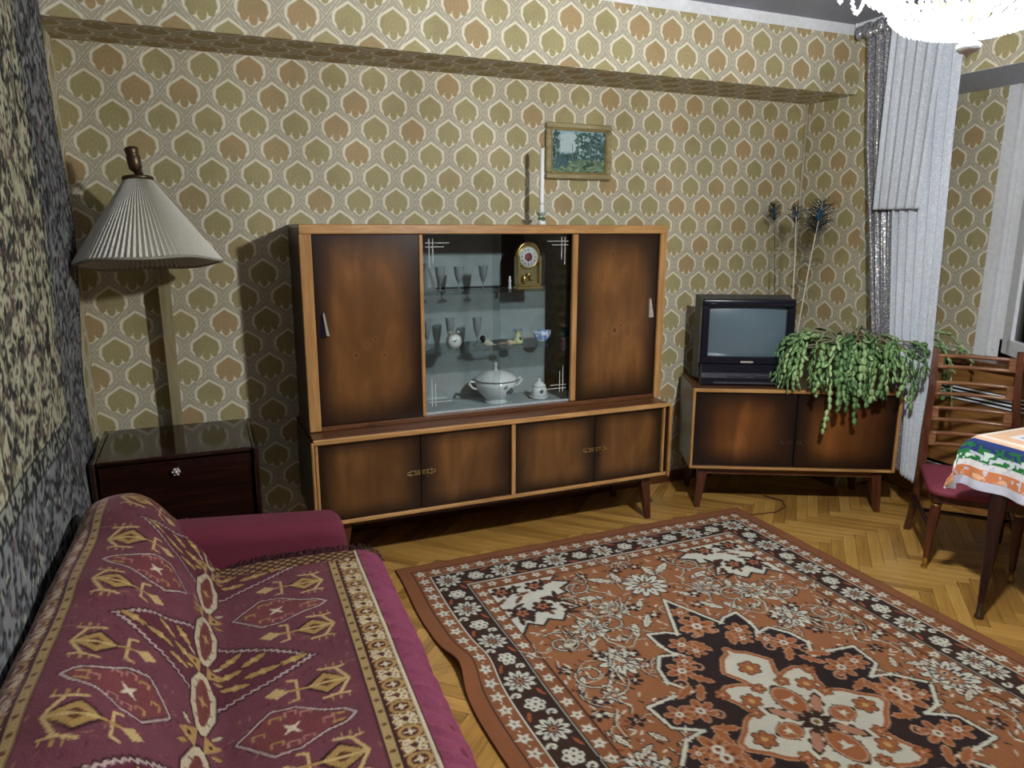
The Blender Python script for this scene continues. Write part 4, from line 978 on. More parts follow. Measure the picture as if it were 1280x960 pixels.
al = Thing('alarm_clock', 'small white round alarm clock with two bells on the middle shelf', 'clock', (1.11, 3.33, MD))
al.part('case', MB().lathe([(.001, 0), (.034, 0), (.037, .006), (.037, .03), (.001, .032)], (1.11, 3.345, MD + .045), 22, True, (0, -1, 0)), M['steel'])
ad = al.part('dial', MB().lathe([(.001, 0), (.032, 0), (.032, .002), (.001, .0025)], (1.11, 3.3135, MD + .045), 22, True, (0, -1, 0)), M['porc'], label='white dial')
al.part('hands', MB().tube([(1.11, 3.3095, MD + .045), (1.118, 3.3095, MD + .053)], .0014, 4).tube([(1.11, 3.3095, MD + .045), (1.10, 3.3095, MD + .05)], .0014, 4).ball((1.11, 3.310, MD + .045), .004, 6, 4), M['black'], ad)
for s in (-1, 1):
    al.part('bell', MB().lathe([(.002, .012), (.012, .010), (.014, 0), (.001, -.001)], (1.11 + s * .019, 3.33, MD + .083), 12, True, (s * .4, 0, 1)), M['steel'])
    al.part('foot', MB().tube([(1.11 + s * .018, 3.33, MD + .014), (1.11 + s * .026, 3.33, MD + .0025)], .003, 6), M['steel'])

dg = Thing('dog_figurine', 'black and white lying dog figurine on the middle shelf', 'figurine', (1.30, 3.37, MD))
dg.part('body', MB().ball((1.298, 3.37, MD + .020), .02, 10, 6, (1.15, .9, 1.0)).ball((1.318, 3.365, MD + .012), .012, 8, 5), plain('cream_glaze', (206, 196, 176), .3))
dg.part('head', MB().ball((1.275, 3.368, MD + .045), .012, 8, 6, (1.2, 1, 1)).ball((1.264, 3.366, MD + .041), .007, 6, 4).ball((1.282, 3.360, MD + .046), .006, 6, 4, (.6, .5, 1.5)).ball((1.28, 3.37, MD + .031), .013, 8, 6), M['black'], label='black head')
dg.part('tail', MB().tube([(1.32, 3.37, MD + .012), (1.335, 3.368, MD + .008), (1.345, 3.366, MD + .006)], .004, 6), plain('cream_glaze2', (200, 188, 168), .3))
fl = Thing('bead_figurine', 'small pale figurine lying end on beside the yellow vase', 'figurine', (1.41, 3.36, MD))
fl.part('body', MB().ball((1.42, 3.36, MD + .014), .014, 8, 6, (1.3, 1, 1)).ball((1.44, 3.36, MD + .012), .010, 8, 6), plain('peach_glaze', (206, 182, 150), .3))
fl.part('arm', MB().tube([(1.41, 3.36, MD + .014), (1.375, 3.362, MD + .012), (1.352, 3.364, MD + .008)], .0035, 6), plain('peach_glaze2', (190, 150, 130), .3))

vz = Thing('vase', 'little pale yellow vase with green leaf and blue rim on the middle shelf', 'vase', (1.482, 3.40, MD)); vz.local = True
vz.part('body', MB().lathe([(.001, 0), (.026, .001), (.028, .008), (.026, .022), (.015, .040), (.012, .052), (.016, .062), (.024, .070), (.021, .070), (.011, .056), (.001, .05)], (0, 0, 0), 20), plain('yellow_glaze', (212, 210, 164), .25))
vz.part('rim', MB().tube([(.023 * math.cos(a), .023 * math.sin(a), .0705) for a in np.linspace(0, 2 * PI, 21)], .002, 6), M['blue'])
vz.part('leaf', MB().ball((.004, -.0235, .026), .010, 8, 5, (.8, .3, 1.3)).ball((-.008, -.0225, .016), .007, 8, 5, (.8, .3, 1)), M['green'])
bw = Thing('blue_bowl', 'blue and white china dish in the form of a boat on the middle shelf', 'dish', (1.63, 3.42, MD)); bw.local = True
bm_ = MB(); bm_.lathe([(.001, .003), (.020, .0), (.022, .004), (.036, .018), (.043, .034), (.044, .05), (.040, .05), (.030, .022), (.001, .012)], (0, 0, 0), 22)
bm_.v = [(x * 1.12, y * .8, z + (.008 * abs(x) / .05 if z > .03 else 0)) for x, y, z in bm_.v]
bwm = Mat('blue_white_glaze', .2, .6); bwm.base(bwm.mix(bwm.noise(55, 3).step(.45, .6), (218, 226, 238), (112, 144, 204))); bw.part('body', bm_, bwm.m)
bw.part('lid', MB().ball((0, 0, .048), .030, 14, 6, (1.2, .8, .45)).ball((0, 0, .064), .006, 8, 5), bwm.m)
tu = Thing('soup_tureen', 'white china soup tureen with lid and two handles on the cabinet floor', 'tureen', (1.362, 3.41, Z0 + .011)); tu.local = True
tum = Mat('tureen_china', .12, .6); tum.base(tum.mix(tum.noise(16, 3).step(.62, .70), (226, 229, 230), (110, 120, 132)))
tu.part('body', MB().lathe([(.001, 0), (.058, 0), (.060, .008), (.050, .018), (.056, .024), (.088, .055), (.104, .092), (.110, .122), (.104, .122), (.096, .09), (.05, .03), (.001, .026)], (0, 0, 0), 32), tum.m)
lid = tu.part('lid', MB().lathe([(.112, .119), (.114, .124), (.106, .132), (.085, .150), (.050, .163), (.020, .168), (.008, .172), (.006, .19), (.009, .20), (.008, .208), (.001, .212)], (0, 0, 0), 32), tum.m)
tu.part('rim_band', MB().tube([(.1125 * math.cos(a), .1125 * math.sin(a), .1235) for a in np.linspace(0, 2 * PI, 41)], .0022, 6), plain('dark_blue_band', (70, 80, 96), .3))
for s in (-1, 1): tu.part('handle', MB().tube([(s * .100, 0, .075), (s * .128, 0, .085), (s * .146, 0, .108), (s * .138, 0, .120), (s * .105, 0, .112)], [.005, .006, .007, .006, .005], 8), M['porc'])
tu.part('flower_print', MB().ball((.040, -.0905, .075), .020, 10, 5, (1.1, .14, .9)).ball((-.02, -.052, .152), .016, 10, 5, (1.2, .8, .16)), plain('grey_print', (84, 92, 100), .3))
sp = Thing('sugar_pot', 'small white lidded china pot with printed flower beside the tureen', 'pot', (1.607, 3.40, Z0 + .011)); sp.local = True
sp.part('saucer', MB().lathe([(.001, 0), (.040, 0), (.046, .006), (.052, .016), (.048, .016), (.04, .009), (.001, .008)], (0, 0, 0), 24), M['porc'])
sp.part('body', MB().lathe([(.001, .010), (.034, .010), (.042, .022), (.040, .05), (.034, .066), (.001, .066)], (0, 0, 0), 24), M['porc'])
sp.part('lid', MB().lathe([(.036, .066), (.034, .074), (.020, .088), (.008, .094), (.007, .098), (.009, .105), (.001, .110)], (0, 0, 0), 24), M['porc'])
sp.part('flower_print', MB().ball((-.004, -.0405, .045), .011, 8, 5, (1, .16, 1)), plain('grey_print2', (84, 96, 110), .3))

# ------------------------------------------------------------------ candle and stick on the cabinet, picture
cx, cyy = 1.620, 3.42
cs_ = Thing('candlestick', 'small white and green china candlestick on top of the display cabinet', 'candlestick', (cx, cyy, Z1)); cs_.local = True
cs_.part('base', MB().lathe([(.001, 0), (.022, 0), (.024, .006), (.020, .018), (.014, .034), (.010, .044), (.001, .046)], (0, 0, 0), 20), M['porc'])
cs_.part('leaf_wreath', MB().ball((.002, -.014, .030), .013, 8, 5, (1, .7, .9)).ball((-.012, -.004, .032), .010, 8, 5).ball((.008, .010, .030), .009, 8, 5), M['green'])
cs_.part('drip_plate', MB().lathe([(.001, .044), (.014, .046), (.028, .060), (.030, .064), (.026, .064), (.012, .054), (.001, .054)], (0, 0, 0), 20), plain('pale_green_china', (186, 204, 190), .2))
cd = Thing('candle', 'slender white candle with burnt wick in the china candlestick', 'candle', (cx, cyy, Z1 + .054)); cd.local = True
cd.part('wax', MB().lathe([(.001, 0), (.0135, 0), (.0128, .03), (.0125, .06), (.0115, .28), (.0112, .318), (.007, .321), (.001, .319)], (0, 0, 0), 14), M['wax'])
cd.part('wax_band', MB().lathe([(.0126, .048), (.0138, .050), (.0138, .054), (.0126, .056)], (0, 0, 0), 14), M['steel'])
cd.part('wick', MB().tube([(0, 0, .318), (.001, 0, .328), (.004, 0, .336)], .0014, 5), M['black'])

pc = Thing('framed_picture', 'small gold framed forest landscape hanging above the display cabinet', 'picture', (1.915, 3.58, 1.96))
fr_m = wood('gilt_frame', (112, 100, 66), (150, 138, 98), (188, 178, 138), .4, 0); x0, x1, z0, z1 = 1.718, 2.114, 1.815, 2.102
for (a, b, c, d) in ((x0, x1, z1 - .03, z1), (x0, x1, z0, z0 + .03), (x0, x0 + .03, z0 + .03, z1 - .03), (x1 - .03, x1, z0 + .03, z1 - .03)): pc.part('frame', MB().cbox(a, b, 3.572, 3.598, c, d, .007), fr_m)
pc.part('inner_slip', MB().cbox(x0 + .03, x1 - .03, 3.579, 3.59, z1 - .038, z1 - .03, .001).cbox(x0 + .03, x1 - .03, 3.579, 3.59, z0 + .03, z0 + .038, .001).cbox(x0 + .03, x0 + .038, 3.579, 3.59, z0 + .038, z1 - .038, .001).cbox(x1 - .038, x1 - .03, 3.579, 3.59, z0 + .038, z1 - .038, .001), M['brass'])
def paint_pic():
    c = Canvas(0, .34, 0, .23, .001, (150, 176, 186)); r = np.random.default_rng(2)
    for _ in range(60): c.ell((r.uniform(.05, .2), r.uniform(.12, .2)), .02, .012, 0, (176, 196, 196))
    for _ in range(420):
        x = r.uniform(0, .34); top = .21 if (x < .05 or x > .15) else .10
        y = r.uniform(.06, top); c.ell((x, y), r.uniform(.004, .013), r.uniform(.004, .010), r.uniform(0, 3), ((62, 90, 82), (72, 104, 96), (54, 78, 76), (86, 116, 108))[int(r.integers(4))])
    for x in (.03, .042, .055, .13, .17, .20, .235, .27, .30, .325): c.line([(x, .055), (x + r.uniform(-.004, .004), r.uniform(.14, .2))], .004, ((124, 130, 120), (84, 92, 88))[int(r.integers(2))])
    c.poly([(0, 0), (.34, 0), (.34, .05), (.22, .075), (.12, .065), (0, .045)], (104, 128, 100))
    for _ in range(260): c.ell((r.uniform(0, .34), r.uniform(0, .07)), r.uniform(.005, .018), .003, r.uniform(-.3, .3), ((126, 150, 120), (92, 118, 96), (74, 98, 84), (146, 162, 134))[int(r.integers(4))])
    for _ in range(60): c.ell((r.uniform(.0, .1), r.uniform(.03, .08)), .008, .006, 0, (72, 98, 104))
    for (x, y) in ((.225, .045), (.25, .05), (.205, .035)): c.ell((x, y), .012, .010, 0, (62, 84, 68))
    return c
cpic = paint_pic(); u_ = np.linspace(0, .335, 160); v_ = np.linspace(0, .226, 110); U_, V_ = np.meshgrid(u_, v_)
grid_obj('canvas', np.stack([x0 + .0305 + U_ - pc.loc[0], np.full_like(U_, 3.588 - pc.loc[1]), z0 + .0305 + V_ - pc.loc[2]], -1), cpic.get(U_, V_), woven('oil_canvas', .35, .1, 300, .2), pc.e)
pc.part('backing', MB().box(x0 + .02, x1 - .02, 3.589, 3.598, z0 + .02, z1 - .02), M['dark'])

# ------------------------------------------------------------------ television cabinet across the corner
TA = math.radians(-27); tvc = Thing('tv_cabinet', 'low walnut cabinet with two doors standing across the corner under the television', 'cabinet', (2.44, 3.18, 0), TA)
Wt, Dt, zt0, zt1 = 1.12, .42, .24, .70     # local: x along the front, y depth
tvc.part('top', MB().cbox(.016, Wt - .016, .006, Dt, zt1 - .02, zt1, .003), M['brown'])
tvc.part('top_edge', MB().cbox(.016, Wt - .016, -.008, .006, zt1 - .02, zt1, .003), M['trim'], label='light wood front edge')
for xa in (0, Wt - .016):
    tvc.part('side_panel', MB().cbox(xa, xa + .016, .006, Dt, zt0, zt1, .003), M['brown_v']); tvc.part('side_edging', MB().cbox(xa, xa + .016, -.008, .006, zt0, zt1, .003), M['trim_v'])
tvc.part('bottom_panel', MB().cbox(.016, Wt - .016, .006, Dt, zt0, zt0 + .016, .003), M['brown']); tvc.part('bottom_edge', MB().cbox(.016, Wt - .016, -.008, .006, zt0, zt0 + .014, .003), M['trim'])
tvc.part('carcass', MB().box(.017, Wt - .017, .035, Dt - .002, zt0 + .017, zt1 - .021), M['dark'])
d1 = tvc.part('door', MB().cbox(.019, .566, .010, .028, zt0 + .018, zt1 - .023, .0015), M['door_tv']); d2_ = tvc.part('door', MB().cbox(.574, Wt - .019, .010, .028, zt0 + .018, zt1 - .023, .0015), M['door_tv'])
tvc.part('lock_plate', escutcheon(.560, .40, .010, -1), M['brass_d'], d1); tvc.part('lock_plate', escutcheon(.580, .40, .010, 1), M['brass_d'], d2_)
tvc.part('apron', MB().box(.10, Wt - .10, .03, .05, .20, zt0).box(.10, Wt - .10, Dt - .05, Dt - .03, .20, zt0), M['brown'])
for (x, sx) in ((.085, -1), (Wt - .085, 1)):
    for (y, sy_) in ((.05, -1), (Dt - .05, 1)): tvc.part('leg', MB().frustum((x + .025 * sx, y + .02 * sy_, 0), .028, .028, (x, y, zt0), .056, .05), M['leg'])

# television
tv = Thing('television', 'black tube television with blank grey screen on the corner cabinet', 'television', (2.44, 3.18, zt1), TA)
tx0, tx1, th = .045, .550, .482; yf = .10
fb = MB()      # front bezel as a frame around the tube
fb.cbox(tx0, tx1, yf, yf + .06, .118, .160, .006).cbox(tx0, tx1, yf, yf + .06, th - .047, th, .012).cbox(tx0, tx0 + .042, yf, yf + .06, .158, th - .045, .006).cbox(tx1 - .042, tx1, yf, yf + .06, .158, th - .045, .006)
tv.part('bezel', fb, M['black'])
nq = 14; vs = []; fs = []
for i in range(nq + 1):
    for j in range(nq + 1):
        a, b = i / nq * 2 - 1, j / nq * 2 - 1; vs.append(((tx0 + tx1) / 2 + a * .213, yf + .012 + .016 * (a * a + b * b), .2975 + b * .144))
for i in range(nq):
    for j in range(nq): q = i * (nq + 1) + j; fs.append((q, q + nq + 1, q + nq + 2, q + 1))
tv.part('screen', MB().add(vs, fs, True), M['screen'])
tv.part('control_panel', MB().prism([(yf - .012, .0), (yf + .055, .0), (yf + .055, .118), (yf, .118), (yf - .004, .07), (yf - .018, .045), (yf - .018, .01)], 'x', tx0 + .012, tx1 - .012), M['black'])
tv.part('button_row', MB().cbox(.20, .30, yf - .021, yf - .012, .052, .062, .002).cbox(.345, .42, yf - .021, yf - .012, .054, .064, .002), M['grey_p'])
tv.part('lower_ledge', MB().cbox(.12, .46, yf - .026, yf - .016, .012, .022, .002), M['grey_p'])
tv.part('badge', MB().cbox(.268, .338, yf - .003, yf, .127, .138, .001), M['steel'], label='small bright maker badge')
tv.part('top_mark', MB().box(.088, .118, yf - .0008, yf, th - .028, th - .024), M['grey_p'])
tv.part('casing', MB().add([(tx0 + .004, yf + .055, .03), (tx1 - .004, yf + .055, .03), (tx1 - .004, yf + .055, th - .004), (tx0 + .004, yf + .055, th - .004), (tx0 - .012, yf + .16, .02), (tx1 + .004, yf + .16, .02), (tx1 + .004, yf + .16, th + .012), (tx0 - .012, yf + .16, th + .012), (tx0 + .10, yf + .30, .03), (tx1 - .10, yf + .30, .03), (tx1 - .10, yf + .30, th - .14), (tx0 + .10, yf + .30, th - .14)],
    [(0, 1, 5, 4), (1, 2, 6, 5), (2, 3, 7, 6), (3, 0, 4, 7), (4, 5, 9, 8), (5, 6, 10, 9), (6, 7, 11, 10), (7, 4, 8, 11), (8, 9, 10, 11), (0, 3, 2, 1)]), M['grey_p'])
for xa in (tx0 + .04, tx1 - .07): tv.part('foot', MB().cbox(xa, xa + .03, yf + .06, yf + .14, 0, .03, .003), M['black'])

# ------------------------------------------------------------------ trailing cactus in its planter
ca_, sa2 = math.cos(TA), math.sin(TA)
def tvl(x, y, z): return (2.44 + x * ca_ - y * sa2, 3.18 + x * sa2 + y * ca_, z)
pcx, pcy, pcz = tvl(.895, .17, zt1)
pl = Thing('christmas_cactus', 'sprawling green trailing cactus in a brown planter on the corner cabinet', 'plant', (pcx, pcy, pcz)); pl.local = True
pt = pl.part('pot', MB().lathe([(.001, 0), (.085, 0), (.092, .02), (.110, .14), (.120, .185), (.124, .215), (.112, .215), (.105, .19), (.001, .185)], (0, 0, 0), 28), M['pot'])
pl.part('pot_band', MB().lathe([(.108, .115), (.113, .117), (.115, .132), (.110, .134)], (0, 0, 0), 28), M['steel'], pt)
pl.part('soil', MB().lathe([(.001, .186), (.106, .188), (.001, .198)], (0, 0, 0), 20), M['soil'])
lm = Mat('cactus_green', .42, .5); oi = lm.node('ShaderNodeObjectInfo'); rn = V(lm.nt, oi.outputs['Random']); nf = lm.noise(14, 3)
lm.base(lm.ramp(rn * .5 + nf * .5, [(.2, (66, 98, 58)), (.5, (112, 148, 92)), (.85, (172, 198, 138))]))
lm.b.inputs['Subsurface Weight'].default_value = .0
stm = plain('cactus_stem', (146, 144, 112), .6)
def segment(mb, p, t, nrm, L, W):
    """one flattened cactus joint from p along t"""
    side = t.cross(nrm).normalized(); up = side.cross(t).normalized()
    prof_ = ((0, .25, .35), (.22, .85, .9), (.55, 1.0, 1.0), (.85, .72, .7), (1.0, .22, .3)); vs = []
    for (s_, w_, h_) in prof_:
        c_ = p + t * L * s_; vs += [c_ - side * W * w_ / 2, c_ + up * W * .18 * h_, c_ + side * W * w_ / 2, c_ - up * W * .18 * h_]
    fs = []
    for i in range(4):
        for k in range(4): fs.append((i * 4 + k, i * 4 + (k + 1) % 4, (i + 1) * 4 + (k + 1) % 4, (i + 1) * 4 + k))
    mb.add(vs, fs + [(3, 2, 1, 0), (16, 17, 18, 19)], True)
rp = random.Random(21)
ux, uy = Vector((ca_, sa2, 0)), Vector((-sa2, ca_, 0))          # along and into the cabinet
nb = 0
def branch(ang, reach, drop, lift, thin=False):
    """arched runner from the pot, hanging once past its rim; ang measured from the cabinet's front direction"""
    dirv = (ux * math.sin(ang) - uy * math.cos(ang)).normalized()
    p0 = Vector((0, 0, .19)) + dirv * rp.uniform(.01, .07)
    pts = [p0]; n = 18; sidew = dirv.cross(Vector((0, 0, 1))) * rp.uniform(-.07, .07)
    for i in range(1, n + 1):
        t = i / n
        if t < .45:
            s_ = t / .45; p = p0 + dirv * reach * (s_ * .9) + Vector((0, 0, lift * math.sin(s_ * PI * .62)))
        else:
            s_ = (t - .45) / .55; p = p0 + dirv * reach * (.9 + .18 * math.sin(s_ * 1.5)) + Vector((0, 0, lift * math.sin(PI * .62) - drop * s_ ** 1.25))
        p = p + sidew * t * t + Vector((rp.uniform(-.006, .006), rp.uniform(-.006, .006), 0)); pts.append(p)
    mb = MB(); mb.cur = 1; k0 = rp.randint(6, 9)
    mb.tube(pts[:k0 + 2], [.0058 - .0002 * i for i in range(k0 + 2)], 5); mb.cur = 0
    total = sum((pts[i + 1] - pts[i]).length for i in range(k0, n)); L = rp.uniform(.034, .048); d = 0; W = L * rp.uniform(.58, .78)
    # walk along and place joints
    i = k0; acc = 0.0; pos = pts[i].copy()
    while i < n:
        tgt = pts[i + 1]; v = tgt - pos
        if v.length < 1e-4: i += 1; continue
        t = v.normalized(); nrm = Vector((rp.uniform(-1, 1), rp.uniform(-1, 1), rp.uniform(.0, .8))); 
        if nrm.length < .1: nrm = dirv.copy()
        nrm = (dirv * .8 + nrm * .6).normalized()
        if abs(nrm.dot(t)) > .95: nrm = ux.copy()
        segment(mb, pos, t, nrm, L, W)
        if rp.random() < .45:
            t2 = (t + Vector((rp.uniform(-.8, .8), rp.uniform(-.8, .8), rp.uniform(-.3, .2)))).normalized(); segment(mb, pos + t * L * .9, t2, nrm, L * .9, W * .9)
        step = L * .92
        while step > 0 and i < n:
            v = pts[i + 1] - pos
            if v.length > step: pos = pos + v.normalized() * step; step = 0
            else: step -= v.length; pos = pts[i + 1].copy(); i += 1
    return pl.part('branch', mb, [lm.m, stm])
for k in range(136):
    u = rp.random()
    if u < .64: ang = rp.gauss(-.1, .75)
    elif u < .86: ang = rp.choice((-1, 1)) * rp.uniform(1.1, 1.9)
    else: ang = rp.uniform(1.9, 4.4)
    fr_ = max(0.0, math.cos(ang)); sd = abs(math.sin(ang))
    reach = rp.uniform(.13, .25) + sd * rp.uniform(.05, .26); lift = rp.uniform(.04, .13)
    drop = rp.uniform(.10, .30) + (rp.uniform(0, .16) if ang < -.1 and fr_ > .3 else 0)
    if math.cos(ang) < .15: drop = min(drop, .20); lift = max(lift, .07)
    if math.cos(ang) < .35 and sd < .8 : drop *= .5
    if math.cos(ang) < 0: reach = min(reach, .2); drop = min(drop, .14)
    if ang < -.5 and sd > .6: drop = min(drop, .22); reach = min(reach, .36)
    branch(ang, reach, drop, lift)

# peacock plumes standing behind the television
PLM = plain('plume_barbs', (38, 48, 56), .6, 0, .4, .3, 120); STM = plain('pale_quill', (206, 200, 178), .5); EYE = plain('plume_eye', (40, 84, 104), .35, .3)
def plume(base, ctrl, top, size, label, dark, nbarb):
    t = Thing('peacock_feather', label, 'feather', base, 0, 'peacock feathers by the television'); t.local = True
    b, c, e = Vector((0, 0, 0)), Vector(ctrl) - Vector(base), Vector(top) - Vector(base)
    pts = [b * (1 - s) ** 2 + c * 2 * s * (1 - s) + e * s * s for s in np.linspace(0, 1, 16)]
    t.part('quill', MB().tube(pts, [(.0042 if dark else .0058) - .0002 * i for i in range(16)], 6), PLM if dark else STM)
    mb = MB(); d = (pts[-1] - pts[-3]).normalized()
    for k in range(nbarb):
        s = k / nbarb; q = pts[-1] - d * size * 1.1 * (1 - s); sg = 1 if k % 2 else -1; L = size * (.35 + .55 * math.sin(PI * min(1, s * .9 + .12))) * rp.uniform(.6, 1.05)
        dirb = (Vector((sg * 1.0, rp.uniform(-.25, .25), rp.uniform(-.1, .5)))).normalized()
        mb.tube([q, q + dirb * L * .55 + Vector((0, 0, .012)), q + dirb * L + Vector((0, 0, rp.uniform(-.01, .035)))], [.0022, .0016, .0006], 3)
    for k in range(int(nbarb * .8)):           # long loose barbs down the shaft
        s = rp.uniform(.35, .93); i = s * 15; q = pts[int(i)].lerp(pts[min(15, int(i) + 1)], i % 1); sg = rp.choice((-1, 1)); L = size * rp.uniform(.25, .6)
        mb.tube([q, q + Vector((sg * L * .7, 0, L * .25)), q + Vector((sg * L, rp.uniform(-.02, .02), -L * .1))], [.0010, .0008, .0004], 3)
    t.part('barbs', mb, PLM, kind='stuff')
    t.part('eye', MB().ball(tuple(pts[-1] - d * size * .45), size * .2, 10, 6, (.8, .25, 1.1)), EYE)
bz = .72
plume((3.14, 3.35, bz), (3.20, 3.42, 1.2), (3.145, 3.44, 1.70), .085, 'dark slim peacock feather nearest the display cabinet, leaning on the wall', True, 44)
plume((3.085, 3.15, bz), (3.075, 3.15, 1.2), (3.04, 3.15, 1.68), .085, 'upright pale-stemmed peacock feather in the middle of the three', False, 46)
plume((3.095, 3.145, bz), (3.13, 3.14, 1.2), (3.215, 3.14, 1.705), .16, 'largest peacock feather, fanned out nearest the curtain', False, 110)
fv = Thing('feather_vase', 'slim pale vase holding peacock feathers beside the television', 'vase', (3.088, 3.148, .70)); fv.local = True
fv.part('body', MB().lathe([(.001, 0), (.026, 0), (.028, .01), (.024, .09), (.017, .16), (.021, .20), (.0185, .20), (.014, .16), (.020, .09), (.001, .014)], (0, 0, 0), 18), M['porc'])
fv.part('rim', MB().tube([(.020 * math.cos(a), .020 * math.sin(a), .20) for a in np.linspace(0, 2 * PI, 19)], .002, 6), M['steel'])

# ------------------------------------------------------------------ curtains
def curtain(name, top, bot, z_knots, folds, amp, ny, nz, mat, label, cat, seed=1, hem=0.0):
    """cloth between a path at each height: z_knots = [(z,(x0,y0),(x1,y1)),...] from top to bottom"""
    zs = np.linspace(top, bot, nz); zk = np.array([k[0] for k in z_knots])[::-1]
    def ip(j, c): return np.interp(zs, zk, np.array([k[j][c] for k in z_knots])[::-1])
    ax_, ay_, bx_, by_ = ip(1, 0), ip(1, 1), ip(2, 0), ip(2, 1); t = np.linspace(0, 1, ny)
    Xc = ax_[:, None] + (bx_ - ax_)[:, None] * t; Yc = ay_[:, None] + (by_ - ay_)[:, None] * t
    dx, dy = (bx_ - ax_)[:, None], (by_ - ay_)[:, None]; L = np.hypot(dx, dy)
    r = np.random.default_rng(seed); ph = r.uniform(0, 6); z = zs[:, None]
    A = amp * (np.sin(2 * PI * folds * t + ph + .25 * np.sin(z * 2.3)) + .35 * np.sin(2 * PI * folds * 1.9 * t + 1.3 + .4 * z))
    Xc = Xc + A * (-dy / L); Yc = Yc + A * (dx / L)
    P = np.stack([Xc, Yc, np.repeat(zs[:, None], ny, 1) + hem * t[None, :]], -1)
    o = grid_obj(name, P, np.full(P.shape, .5), mat); tag(o, label, cat)
    sm = o.modifiers.new('thick', 'SOLIDIFY'); sm.thickness = .0012; return o
sq = Mat('grey_sequin_sheer', .35, .6); vo = sq.node('ShaderNodeTexVoronoi'); vo.inputs['Scale'].default_value = 160; sq.nt.links.new(sq.coord(), vo.inputs[0])
rr_ = sq.node('ShaderNodeSeparateColor'); sq.nt.links.new(vo.outputs['Color'], rr_.inputs[0]); rv = V(sq.nt, rr_.outputs[0])
sq.base(sq.mix(rv.step(.72, .9), sq.mix(sq.noise(25, 3), (100, 100, 106), (140, 140, 146)), (222, 220, 216))); sq.nt.links.new((rv.step(.6, .8) * .7).k, sq.b.inputs['Metallic'])
lc = Mat('white_lace', .8, .2); c_ = lc.xyz(); n1 = lc.noise(70, 4, dist=2.0); cell = lc.node('ShaderNodeTexVoronoi', feature='DISTANCE_TO_EDGE'); cell.inputs['Scale'].default_value = 60; lc.nt.links.new(lc.coord(), cell.inputs[0]); ce = V(lc.nt, cell.outputs[0])
pat = (n1.step(.45, .58) * .6 + (1 - ce.step(.02, .10)) * .5).min(1.0)
lc.base(lc.mix(pat, (216, 223, 234), (242, 246, 250))); lc.bump(pat, .5, .003)
tl_ = lc.node('ShaderNodeBsdfTranslucent'); tl_.inputs[0].default_value = (.75, .8, .85, 1); mxs = lc.node('ShaderNodeMixShader'); mxs.inputs[0].default_value = .22
lc.nt.links.new(lc.b.outputs[0], mxs.inputs[1]); lc.nt.links.new(tl_.outputs[0], mxs.inputs[2]); tp_ = lc.node('ShaderNodeBsdfTransparent'); mx2 = lc.node('ShaderNodeMixShader')
lc.nt.links.new((1 - pat * .7).m('MULTIPLY', .10).k, mx2.inputs[0]); lc.nt.links.new(mxs.outputs[0], mx2.inputs[1]); lc.nt.links.new(tp_.outputs[0], mx2.inputs[2]); lc.nt.links.new(mx2.outputs[0], lc.out.inputs[0])
curtain('curtain', 2.645, .22, [(2.645, (3.42, 3.15), (3.42, 2.90)), (2.0, (3.42, 3.08), (3.42, 2.86)), (1.0, (3.42, 2.90), (3.42, 2.775)), (.72, (3.56, 2.84), (3.54, 2.76)), (.22, (3.57, 2.76), (3.56, 2.70))], 4.2, .016, 110, 120, sq.m, 'gathered grey sequinned curtain beside the lace curtain', 'curtain', 2)
curtain('curtain', 2.64, .21, [(2.64, (3.40, 2.92), (3.41, 2.56)), (2.0, (3.40, 2.87), (3.42, 2.56)), (1.0, (3.40, 2.765), (3.42, 2.53)), (.74, (3.48, 2.69), (3.45, 2.52)), (.21, (3.53, 2.70), (3.46, 2.53))], 5.5, .013, 160, 120, lc.m, 'long white lace curtain hanging in the corner by the window', 'curtain', 5)
curtain('curtain', 2.62, 1.66, [(2.62, (3.37, 2.93), (3.37, 2.62)), (2.1, (3.365, 2.93), (3.37, 2.64)), (1.66, (3.36, 2.925), (3.365, 2.655))], 5.3, .0045, 120, 60, lc.m, 'short lace valance over the long lace curtain', 'curtain', 9)
rl = Thing('curtain_rail', 'white curtain rail along the ceiling edge above the lace', 'curtain rail', (3.43, 1.4, 2.65))
rl.part('rail', MB().cbox(3.415, 3.44, -.3, 3.2, 2.64, 2.658, .003), M['white']); rl.part('end_cap', MB().cbox(3.41, 3.445, 3.2, 3.21, 2.635, 2.659, .003), M['white'])
gh = MB()          # ruffled heading of the grey curtain
for k in range(9): y = 3.17 - k * .034; gh.ball((3.405 + .01 * (k % 2), y, 2.60 + .012 * math.sin(k * 2.1)), .03, 8, 6, (.7, .75, 1.25))
tag(link('curtain_heading', gh.mesh('curtain_heading', sq.m)), 'bunched grey sequinned heading at the ceiling end of the rail', 'curtain')

# ------------------------------------------------------------------ chair
CA = math.atan2(-.725, .69); chx, chy = 2.93, 2.09
chr_ = Thing('dining_chair', 'dark wooden ladder-back chair with maroon seat by the window', 'chair', (chx, chy, 0), CA)
Wc, Dc, zs0 = .405, .43, .42
st = MB(); ol = []
for (cx2, cy2, a0) in ((.07, .07, PI), (Wc - .07, .07, 1.5 * PI), (Wc - .05, Dc - .05, 0), (.05, Dc - .05, .5 * PI)):
    rr2 = .07 if cy2 < .1 else .05
    for k in range(5): a = a0 + k * PI / 8; ol.append((cx2 + rr2 * math.cos(a), cy2 + rr2 * math.sin(a)))
vs = []; fs = []; no = len(ol); mx_, my_ = Wc / 2, Dc / 2
for (zq, kq) in ((zs0 - .035, .97), (zs0 - .028, 1.0), (zs0 - .012, 1.0), (zs0 - .002, .96), (zs0 + .008, .7), (zs0 + .010, .3)):
    for (x, y) in ol: vs.append((mx_ + (x - mx_) * kq, my_ + (y - my_) * kq, zq))
